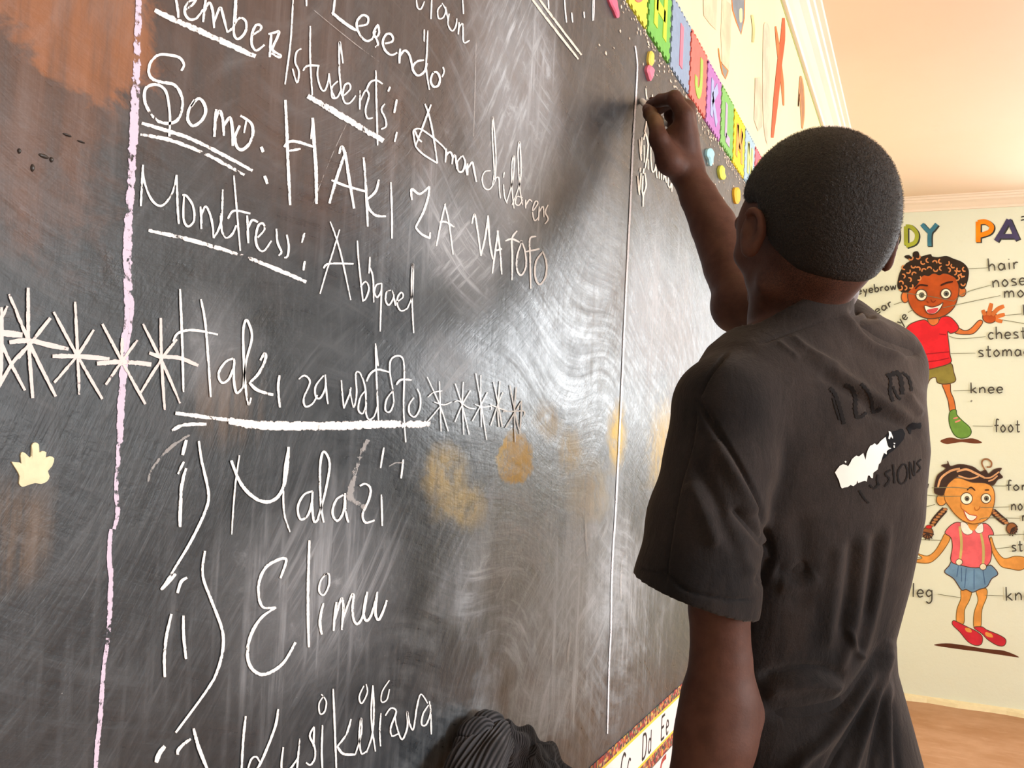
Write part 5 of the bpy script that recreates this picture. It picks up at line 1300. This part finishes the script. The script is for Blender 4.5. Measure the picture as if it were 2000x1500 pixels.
hf_.put(hairline, H0 - .12, H0 + .12, .006, 'sub') if False else None
s = hf_.window(H0 - .13, H0 + .13); dcut = -hairline(*hf_.grid(s)).astype(np.float32)
cur = hf_.a[s]; hh = np.clip(.5 - .5 * (cur - dcut) / .010, 0, 1); hf_.a[s] = cur * (1 - hh) + dcut * hh + .010 * hh * (1 - hh)
hair = hf_.build('hair', M_hair, person); relax(hair, 1, .5); hair['label'] = 'very short cropped black hair'
me = hair.data; nv = len(me.vertices)
co_ = np.empty(nv * 3); me.vertices.foreach_get('co', co_); co_ = co_.reshape(-1, 3)
no_ = np.empty(nv * 3); me.vertices.foreach_get('normal', no_); no_ = no_.reshape(-1, 3)
fq = np.array([list(p.vertices)[:4] if len(p.vertices) > 3 else list(p.vertices) + [p.vertices[0]] for p in me.polygons])
rg = np.random.default_rng(4); N = 30000
pick = rg.integers(0, len(fq), N); wgt = rg.dirichlet((1, 1, 1, 1), N)
base = (co_[fq[pick]] * wgt[..., None]).sum(1); nor = (no_[fq[pick]] * wgt[..., None]).sum(1); nor /= np.linalg.norm(nor, axis=1)[:, None] + 1e-9
outside = ((base - H0) @ hu > -.2); base = base[outside]; nor = nor[outside]; N = len(base)
tan = np.cross(nor, rg.normal(size=(N, 3))); tan /= np.linalg.norm(tan, axis=1)[:, None]; bit = np.cross(nor, tan)
hgt = np.interp((base - H0) @ hu, [-.085, -.04, .0], [.35, .75, 1.0]); ln_ = (rg.uniform(.0016, .0036, N) * hgt)[:, None]; rad = rg.uniform(.0006, .0014, N)[:, None]
rows = []
for t in (0, .33, .66, 1.0):
    a = t * 4.2; rows.append(base - nor * .0008 + nor * ln_ * t * .8 + tan * rad * math.sin(a) + bit * rad * (1 - math.cos(a)))
wv = bit * .00022; vs = np.stack([np.stack([r_ + wv * (1 - t * .6), r_ - wv * (1 - t * .6)], 1) for r_, t in zip(rows, (0, .33, .66, 1))], 1).reshape(-1, 3)
idx = (np.arange(N) * 8)[:, None]
fs = np.concatenate([idx + np.array([[2 * i, 2 * i + 1, 2 * i + 3, 2 * i + 2]]) for i in range(3)])
fz = mesh('hair_curls', vs, fs, plain('dark_brown_hair_tips', (.035, .025, .020), .5, .4, .3, 200), hair); fz['kind'] = 'stuff'

# ---- T-shirt
PL, PR_ = P(1472, 674, .985), P(1655, 606, 1.005); PM = (PL + PR_) / 2
PFr = PM + tf * .085 - np.array([0, 0, .050])
cn = np.cross(PR_ - PL, PFr - PL); cn /= np.linalg.norm(cn)
if cn[2] < 0: cn = -cn
h1, h2, h3 = P(1246, 1128, .875), P(1468, 1200, .880), P(1330, 1172, .835)
sd = P(1362, 1140, .88) - P(1415, 800, .90); sd /= np.linalg.norm(sd)
hn = np.cross(h2 - h1, h3 - h1); hn /= np.linalg.norm(hn)
if hn @ sd < 0: hn = -hn
rn = P(1540, 640, 1.145) - SR_; rq = SR_ + rn; rn /= np.linalg.norm(rn)
HEM = _cz[0] + .02
LSL = [(P(1415, 800, .900), .0485), (P(1404, 900, .893), .0495), (P(1378, 1020, .884), .0530), (P(1360, 1150, .880), .0575), (P(1350, 1230, .876), .060)]


def shirt_solid(fd):
    fd.put(torso(0.0), TLO, THI, .02)
    fd.cone(P(1556, 700, .992), P(1570, 565, .972), .058, .0505, .025)
    fd.cone(P(1545, 700, .985), P(1418, 797, .902), .052, .0475, .035); fd.cone(P(1605, 702, 1.01), P(1706, 722, 1.048), .047, .050, .03)
    # shoulder blades
    fd.ell(P(1690, 800, .99), (tr, tf, tu), (.055, .030, .085), .035); fd.ell(P(1500, 860, .93), (tr, tf, tu), (.05, .028, .08), .035)
    fd.chain(LSL, .016)
    fd.chain([(SR_, .0515), (P(1620, 672, 1.11), .056), (P(1500, 622, 1.165), .058)], .025)


def shirt_cuts(X, Y, Z):
    c1 = (X - PL[0]) * cn[0] + (Y - PL[1]) * cn[1] + (Z - PL[2]) * cn[2]
    near = np.sqrt((X - PM[0]) ** 2 + (Y - PM[1]) ** 2 + (Z - PM[2] - .01) ** 2) - .088
    c1 = np.maximum(c1, -1) ; c1 = np.where(near < 0, c1, -1.0)
    c2 = (X - h1[0]) * hn[0] + (Y - h1[1]) * hn[1] + (Z - h1[2]) * hn[2]
    ax_ = LSL[3][0]; dl = np.sqrt((X - ax_[0]) ** 2 + (Y - ax_[1]) ** 2 + (Z - ax_[2]) ** 2) - .115
    side = (X - _cx.mean()) * -tr[0] + (Y - _cyy.mean()) * -tr[1]
    c2 = np.where((dl < 0), c2, -1.0)
    c3 = (X - rq[0]) * rn[0] + (Y - rq[1]) * rn[1] + (Z - rq[2]) * rn[2]
    dr = np.sqrt((X - rq[0]) ** 2 + (Y - rq[1]) ** 2 + (Z - rq[2]) ** 2) - .12
    c3 = np.where(dr < 0, c3, -1.0)
    return np.maximum(np.maximum(c1, c2), np.maximum(c3, HEM - Z))


sf = Field((0.0, 0.66, _cz[0] - .01), (0.60, 1.38, FL + .20), 0.0021)
# torso and sleeve stay two layers of cloth below the armpit, so they are cut separately
shirt_solid(sf)
s = sf.window(sf.lo, sf.lo + sf.n * sf.h); X_, Y_, Z_ = sf.grid(s)
cut = shirt_cuts(X_, Y_, Z_).astype(np.float32)
sleeve_only = Field(sf.lo, sf.lo + (sf.n - 1) * sf.h, sf.h)
tz_ = sf.a.copy(); tors = torso(0.0)(X_, Y_, Z_).astype(np.float32)
# where the sleeve cut reaches the torso, keep the torso
solid = np.maximum(sf.a, cut)
keep = np.maximum(tors, np.maximum(HEM - Z_, ((X_ - PL[0]) * cn[0] + (Y_ - PL[1]) * cn[1] + (Z_ - PL[2]) * cn[2]))).astype(np.float32)
solid = np.minimum(solid, keep)
inner = np.minimum(sf.a, 1) + .0045
shell = np.maximum(solid, -inner)
sf.a = shell.astype(np.float32)
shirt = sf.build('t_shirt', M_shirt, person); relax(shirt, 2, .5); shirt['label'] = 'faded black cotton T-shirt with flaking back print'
del sf, tz_, cut, tors, solid, keep, inner, shell, sleeve_only

# folds, seams and stitching: (polyline in the photo, width px, height m)
FOLDS = [
    ([(1652, 612), (1675, 652), (1708, 680), (1770, 700)], 20, .0050), ([(1664, 606), (1690, 642), (1730, 668), (1800, 690)], 15, -.0090), ([(1705, 618), (1745, 645), (1790, 672)], 16, .002), ([(1575, 690), (1625, 722), (1670, 752), (1730, 790), (1792, 832)], 20, .0042), ([(1600, 725), (1660, 765), (1720, 805)], 20, -.003),
    ([(1545, 655), (1590, 690), (1640, 716)], 10, .002), ([(1520, 668), (1560, 700)], 8, .0016), ([(1770, 770), (1800, 812)], 16, .003), ([(1690, 800), (1740, 820), (1800, 850)], 18, -.0025),
    ([(1420, 690), (1385, 735), (1366, 775)], 5, -.0030), ([(1360, 782), (1352, 860), (1325, 960), (1305, 1080), (1298, 1145)], 6, -.0026), ([(1362, 780), (1395, 835), (1440, 905), (1478, 980), (1500, 1050), (1507, 1090)], 9, -.0050),
    ([(1395, 860), (1440, 935), (1475, 1010)], 26, .0050), ([(1355, 900), (1390, 960), (1420, 1030), (1450, 1090)], 22, -.0035), ([(1345, 940), (1375, 1000), (1400, 1070)], 24, .0042), ([(1430, 990), (1465, 1030), (1500, 1070)], 14, -.0045), ([(1410, 1000), (1440, 1060), (1470, 1130)], 22, .003),
    ([(1298, 1112), (1335, 1150), (1380, 1164), (1430, 1172), (1476, 1170)], 5, -.0024), ([(1248, 1108), (1275, 1116), (1300, 1118)], 4, -.0014), ([(1480, 1145), (1503, 1090)], 14, -.004),
    ([(1515, 1112), (1545, 1120), (1580, 1105)], 22, -.003), ([(1520, 1142), (1560, 1146), (1600, 1122)], 24, .0025),
    ([(1480, 1325), (1540, 1308), (1600, 1306), (1650, 1325)], 20, -.0045), ([(1490, 1355), (1550, 1340), (1610, 1338), (1645, 1352)], 26, .0065), ([(1490, 1390), (1570, 1392), (1650, 1368), (1700, 1310), (1732, 1255)], 26, -.0060), ([(1470, 1640), (1560, 1495), (1620, 1440), (1680, 1360), (1725, 1290), (1736, 1245)], 22, .0062), ([(1560, 1640), (1620, 1500), (1660, 1430), (1705, 1350), (1732, 1280)], 18, -.0045), ([(1620, 1650), (1665, 1500), (1695, 1410), (1722, 1330), (1736, 1270)], 16, .005), ([(1670, 1650), (1700, 1500), (1715, 1420), (1730, 1340)], 14, -.004), ([(1730, 1650), (1732, 1500), (1732, 1420), (1736, 1330)], 13, .0045), ([(1775, 1650), (1755, 1500), (1748, 1430), (1741, 1360)], 10, -.0035),
    ([(1640, 1060), (1630, 1150), (1615, 1270)], 24, .0030), ([(1690, 1040), (1680, 1130), (1665, 1230), (1640, 1310)], 18, .0034), ([(1665, 1050), (1655, 1150), (1640, 1240)], 16, -.0028), ([(1735, 1020), (1722, 1110), (1705, 1200), (1680, 1290)], 16, .003), ([(1712, 1040), (1702, 1130), (1690, 1210)], 14, -.0026), ([(1655, 1225), (1668, 1265), (1690, 1290)], 10, .003),
    ([(1560, 1000), (1570, 1100), (1560, 1200)], 40, -.0025), 
    ([(1483, 672), (1530, 655), (1600, 630), (1650, 616)], 4, -.0014),
]
me = shirt.data; nv = len(me.vertices); co_ = np.empty(nv * 3); me.vertices.foreach_get('co', co_); co_ = co_.reshape(-1, 3)
no_ = np.empty(nv * 3); me.vertices.foreach_get('normal', no_); no_ = no_.reshape(-1, 3)
rel = (co_ - CAM) @ ROT; px = np.stack([CX + F * rel[:, 0] / rel[:, 2], CY - F * rel[:, 1] / rel[:, 2]], 1)
face = -((co_ - CAM) * no_).sum(1) / np.linalg.norm(co_ - CAM, axis=1); wgt = np.clip((face + .25) / .35, 0, 1)
disp = np.zeros(nv)
for pl, wd, amp in FOLDS:
    q = np.array(spline(pl, 6)); best = np.full(nv, 1e9); par = np.zeros(nv)
    for i in range(len(q) - 1):
        ab = q[i + 1] - q[i]; t = np.clip(((px - q[i]) @ ab) / (ab @ ab + 1e-9), 0, 1); d = np.linalg.norm(px - q[i] - t[:, None] * ab, axis=1)
        u_ = d < best; best[u_] = d[u_]; par[u_] = (i + t[u_]) / (len(q) - 1)
    end = np.clip(np.minimum(par, 1 - par) * 6 + .15, 0, 1)
    disp += amp * 1.25 * np.exp(-(best / (wd * .62)) ** 2) * end
co_ += no_ * (disp * wgt)[:, None]
me.vertices.foreach_set('co', co_.ravel()); me.update()

# print on the back, laid on the cloth
tree = BVHTree.FromPolygons([Vector(p) for p in co_], [list(p.vertices) for p in me.polygons])


def on_cloth(x, y, lift):
    d = ROT @ _ray(x, y); d = d / np.linalg.norm(d)
    hit, nrm, i, dist = tree.ray_cast(Vector(CAM), Vector(d))
    if hit is None: return None
    if nrm.dot(Vector(d)) > 0: nrm = -nrm
    return hit + nrm * lift


def cloth_patch(name, polys, off, sc, mat, lift, step=3.0):
    """polygons traced in the photo, cut into small cells that follow the cloth"""
    V, Fc, look = [], [], {}
    for pts in polys:
        pts = [(off[0] + a / sc, off[1] + b_ / sc) for a, b_ in pts]; bm = bmesh.new()
        bm.faces.new([bm.verts.new((p[0], p[1], 0)) for p in pts])
        x0, x1 = min(p[0] for p in pts), max(p[0] for p in pts); y0, y1 = min(p[1] for p in pts), max(p[1] for p in pts)
        for ax, a, b_ in ((0, x0, x1), (1, y0, y1)):
            q = a + step
            while q < b_:
                no = [0, 0, 0]; no[ax] = 1; pc = [0, 0, 0]; pc[ax] = q
                bmesh.ops.bisect_plane(bm, geom=bm.verts[:] + bm.edges[:] + bm.faces[:], plane_co=pc, plane_no=no); q += step
        bmesh.ops.triangulate(bm, faces=bm.faces[:])
        n = len(V); ok = {}
        for v_ in bm.verts:
            h_ = on_cloth(v_.co.x, v_.co.y, lift); ok[v_.index if v_.index >= 0 else id(v_)] = h_
        bm.verts.index_update()
        H_ = [on_cloth(v_.co.x, v_.co.y, lift) for v_ in bm.verts]
        for h_ in H_: V.append(h_ if h_ is not None else Vector((0, 0, 0)))
        for f_ in bm.faces:
            ii = [v_.index for v_ in f_.verts]
            if all(H_[i] is not None for i in ii): Fc.append(tuple(n + i for i in ii))
        bm.free()
    used = sorted({i for f_ in Fc for i in f_}); mp = {o_: i for i, o_ in enumerate(used)}
    return mesh(name, [V[i] for i in used], [tuple(mp[i] for i in f_) for f_ in Fc], mat, shirt, True)


def outline(pts, w):
    v, f, uv = ribbon2d(pts, w, 4, False, .15); n = len(v) // 2
    return [tuple(v[2 * i]) for i in range(n)] + [tuple(v[2 * i + 1]) for i in reversed(range(n))]


ZP, zp = (1580, 680), 4.412
M_pw = plain('flaking_white_print', (0.86, 0.86, 0.80), 0.55, .3, .05)
M_pk = plain('black_print_base', (0.006, 0.006, 0.008), 0.80, .12)
M_pt = plain('worn_black_print', (0.0155, 0.0135, 0.0135), 0.85, .1)
white = [(220, 1070), (240, 1040), (262, 1012), (290, 1000), (320, 1008), (332, 1018), (352, 985), (366, 955), (385, 938), (402, 925), (424, 932), (436, 925), (452, 910), (463, 905), (474, 940), (482, 962), (492, 905), (505, 870), (522, 842), (545, 832), (560, 820), (578, 835), (592, 826), (610, 802), (630, 785), (655, 765), (662, 800), (672, 838), (682, 856), (704, 862), (676, 876), (664, 888), (664, 915), (640, 902), (626, 940), (612, 985), (596, 1000), (586, 1045), (566, 1060), (548, 1075), (545, 1120), (530, 1118), (516, 1096), (502, 1098), (492, 1150), (478, 1142), (455, 1148), (418, 1162), (412, 1140), (404, 1168), (378, 1188), (352, 1178), (330, 1196), (300, 1200), (280, 1208), (268, 1190), (255, 1140)]
cloth_patch('shirt_print', [[(640, 780), (672, 742), (700, 720), (745, 715), (790, 695), (806, 700), (826, 740), (812, 785), (770, 838), (725, 880), (690, 905), (650, 945), (618, 970), (600, 1010), (580, 1010), (600, 960), (640, 900), (690, 862), (665, 830)], [(836, 690), (860, 660), (890, 640), (930, 648), (958, 640), (966, 670), (955, 696), (925, 690), (905, 700), (880, 700), (872, 745), (858, 735), (850, 710)]], ZP, zp, M_pk, .0006)['label'] = 'glossy black flaking base of the back print'
cloth_patch('shirt_print', [white, [(680, 715), (700, 722), (718, 768), (716, 782), (700, 760), (690, 785), (678, 780), (684, 745)], [(724, 815), (738, 818), (735, 828), (724, 826)], [(722, 840), (732, 838), (733, 858), (725, 860)], [(302, 975), (312, 970), (320, 980), (310, 990)]], ZP, zp, M_pw, .0009)['label'] = 'bright white flaking slash of back print'
def cloth_ribbon(name, strokes, off, sc, mat, lift, label):
    V, Fc = [], []
    for w_, pts in strokes:
        q = spline([(off[0] + a / sc, off[1] + b_ / sc) for a, b_ in pts], 8); n = len(q); n0 = len(V); rows_ = []
        for i in range(n):
            t = q[min(i + 1, n - 1)] - q[max(i - 1, 0)]; t /= np.linalg.norm(t); nn = np.array([-t[1], t[0]]) * w_ / sc * .5 * (.75 + .25 * math.sin(i * 1.9))
            rows_.append([on_cloth(*(q[i] + nn * k), lift) for k in (-1, -.33, .33, 1)])
        for r_ in rows_: V += [h_ if h_ is not None else Vector((0, 0, 0)) for h_ in r_]
        for i in range(n - 1):
            for k in range(3):
                if all(rows_[a][b_] is not None for a, b_ in ((i, k), (i, k + 1), (i + 1, k), (i + 1, k + 1))): Fc.append((n0 + i * 4 + k, n0 + i * 4 + k + 1, n0 + i * 4 + k + 5, n0 + i * 4 + k + 4))
    used = sorted({i for f_ in Fc for i in f_}); mp = {o_: i for i, o_ in enumerate(used)}
    o = mesh(name, [V[i] for i in used], [tuple(mp[i] for i in f_) for f_ in Fc], mat, shirt, True); o['label'] = label
    return o


cloth_ribbon('shirt_print', [(42, [(178, 345), (222, 400), (258, 500), (282, 580), (300, 655)]), (22, [(205, 430), (228, 520), (262, 620)]), (44, [(312, 318), (372, 348), (398, 430), (396, 520), (412, 600)]), (34, [(405, 596), (450, 590), (492, 555)]), (34, [(448, 310), (505, 372), (540, 450), (546, 550)]), (36, [(540, 552), (590, 540), (622, 512)]),
    (36, [(668, 222), (700, 275), (696, 380), (722, 462)]), (50, [(690, 240), (760, 215), (792, 285), (800, 400)]), (30, [(800, 212), (858, 262), (882, 372)]), (26, [(720, 330), (760, 420), (790, 440)])], ZP, zp, M_pt, .0007, 'worn dark letters ALL M of the back print')
cloth_ribbon('shirt_print', [(22, [(430, 1225), (470, 1290), (512, 1335)]), (22, [(520, 1180), (560, 1205), (600, 1165)]), (20, [(592, 1088), (585, 1140), (604, 1182)]), (20, [(702, 1048), (655, 1082), (690, 1130), (650, 1192)]), (18, [(722, 1000), (735, 1165)]), (18, [(802, 1000), (765, 1062), (772, 1150), (815, 1162), (846, 1090), (832, 1010), (800, 1000)]), (16, [(872, 1130), (866, 980), (902, 1100), (906, 970)]), (16, [(962, 958), (930, 992), (956, 1030), (928, 1072)])], ZP, zp, M_pt, .0007, 'worn dark letters ISIONS low in the back print')

# ---- trousers and shoes (below the photo's edge)
hipz = _cz[0] + .045; hc = np.array([_cx[0], _cyy[0], 0])
tf_ = Field((hc[0] - .26, hc[1] - .26, .03), (hc[0] + .26, hc[1] + .26, hipz + .06), .005)
tf_.ell((hc[0], hc[1], hipz - .06), (tr, tf, tu), (.135, .098, .12), .02)
for s, st in ((-1, .05), (1, -.04)):
    hp = hc + tr * s * .066 + np.array([0, 0, hipz - .12]); kn = hc + tr * s * .075 + tf * (st * .6 + .02) + np.array([0, 0, .47]); an = hc + tr * s * .085 + tf * (st - .01) + np.array([0, 0, .075])
    tf_.chain([(hp, .082), (kn, .064), (an, .058)], .03)
tr_o = tf_.build('trousers', plain('dark_navy_trousers', (.018, .019, .026), .85, .2, .15, 20, .2), person); relax(tr_o, 2)
for s, st in ((-1, .05), (1, -.04)):
    c_ = hc + tr * s * .088 + tf * (st + .035); sh_ = Field((c_[0] - .2, c_[1] - .2, -.01), (c_[0] + .2, c_[1] + .2, .15), .004)
    sh_.ell(c_ + np.array([0, 0, .040]), (tr, tf, tu), (.042, .125, .042), .02); sh_.cone(c_ - tf * .05 + np.array([0, 0, .05]), c_ - tf * .055 + np.array([0, 0, .095]), .046, .044, .02)
    X_, Y_, Z_ = sh_.grid(sh_.window(sh_.lo, sh_.lo + sh_.n * sh_.h)); sh_.a = np.maximum(sh_.a, (.001 - Z_)).astype(np.float32)
    so = sh_.build('shoe', plain('black_shoe', (.02, .018, .018), .5), person); relax(so, 1)

# ---- nails on the two pinching fingertips
for c_, along, tow in ((P(1265, 214, 1.334), P(1264, 213, 1.334) - P(1270, 222, 1.320), CAM - P(1265, 214, 1.334)), (P(1273, 201, 1.346), P(1269, 204, 1.352) - P(1290, 196, 1.328), np.array([.3, -.2, 1.0]))):
    t_ = along / np.linalg.norm(along); n_ = tow - t_ * (tow @ t_); n_ /= np.linalg.norm(n_); s_ = np.cross(t_, n_)
    bm = bmesh.new(); bmesh.ops.create_uvsphere(bm, u_segments=18, v_segments=10, radius=1)
    v = [c_ + n_ * .0066 + t_ * q.co.x * .0058 + s_ * q.co.y * .0044 + n_ * q.co.z * .0014 for q in bm.verts]; f = [[q.index for q in p.verts] for p in bm.faces]; bm.free()
    mesh('fingernail', v, f, plain('nail', (.30, .15, .10), .4, .4), person, True)

# ---- chalk in the fingers
ca, cb = np.array(on_plane(1251, 195, 0, 0.0006)), P(1301, 246, 1.325)
dx = cb - ca; Lc = np.linalg.norm(dx); dx /= Lc; Lc = min(Lc, .075); e1 = np.cross(dx, (0, 0, 1)); e1 /= np.linalg.norm(e1); e2 = np.cross(dx, e1)
v = []; f = []; nu = 20; prof = [(0, .0018), (.001, .0032), (.004, .0046), (.02, .0049), (Lc - .001, .0052), (Lc, .0045)]
for t, r in prof:
    for j in range(nu): a = 2 * math.pi * j / nu; v.append(ca + dx * t + (e1 * math.cos(a) + e2 * math.sin(a)) * r)
for i in range(len(prof) - 1):
    for j in range(nu): f.append((i * nu + j, i * nu + (j + 1) % nu, (i + 1) * nu + (j + 1) % nu, (i + 1) * nu + j))
f += [tuple(range(nu))[::-1], tuple((len(prof) - 1) * nu + j for j in range(nu))]
tag(mesh('chalk_stick', v, f, plain('white_chalk_stick', (.88, .86, .82), .9, .1, .05), None, True), 'stub of white chalk pinched between thumb and index finger against the board', 'chalk')
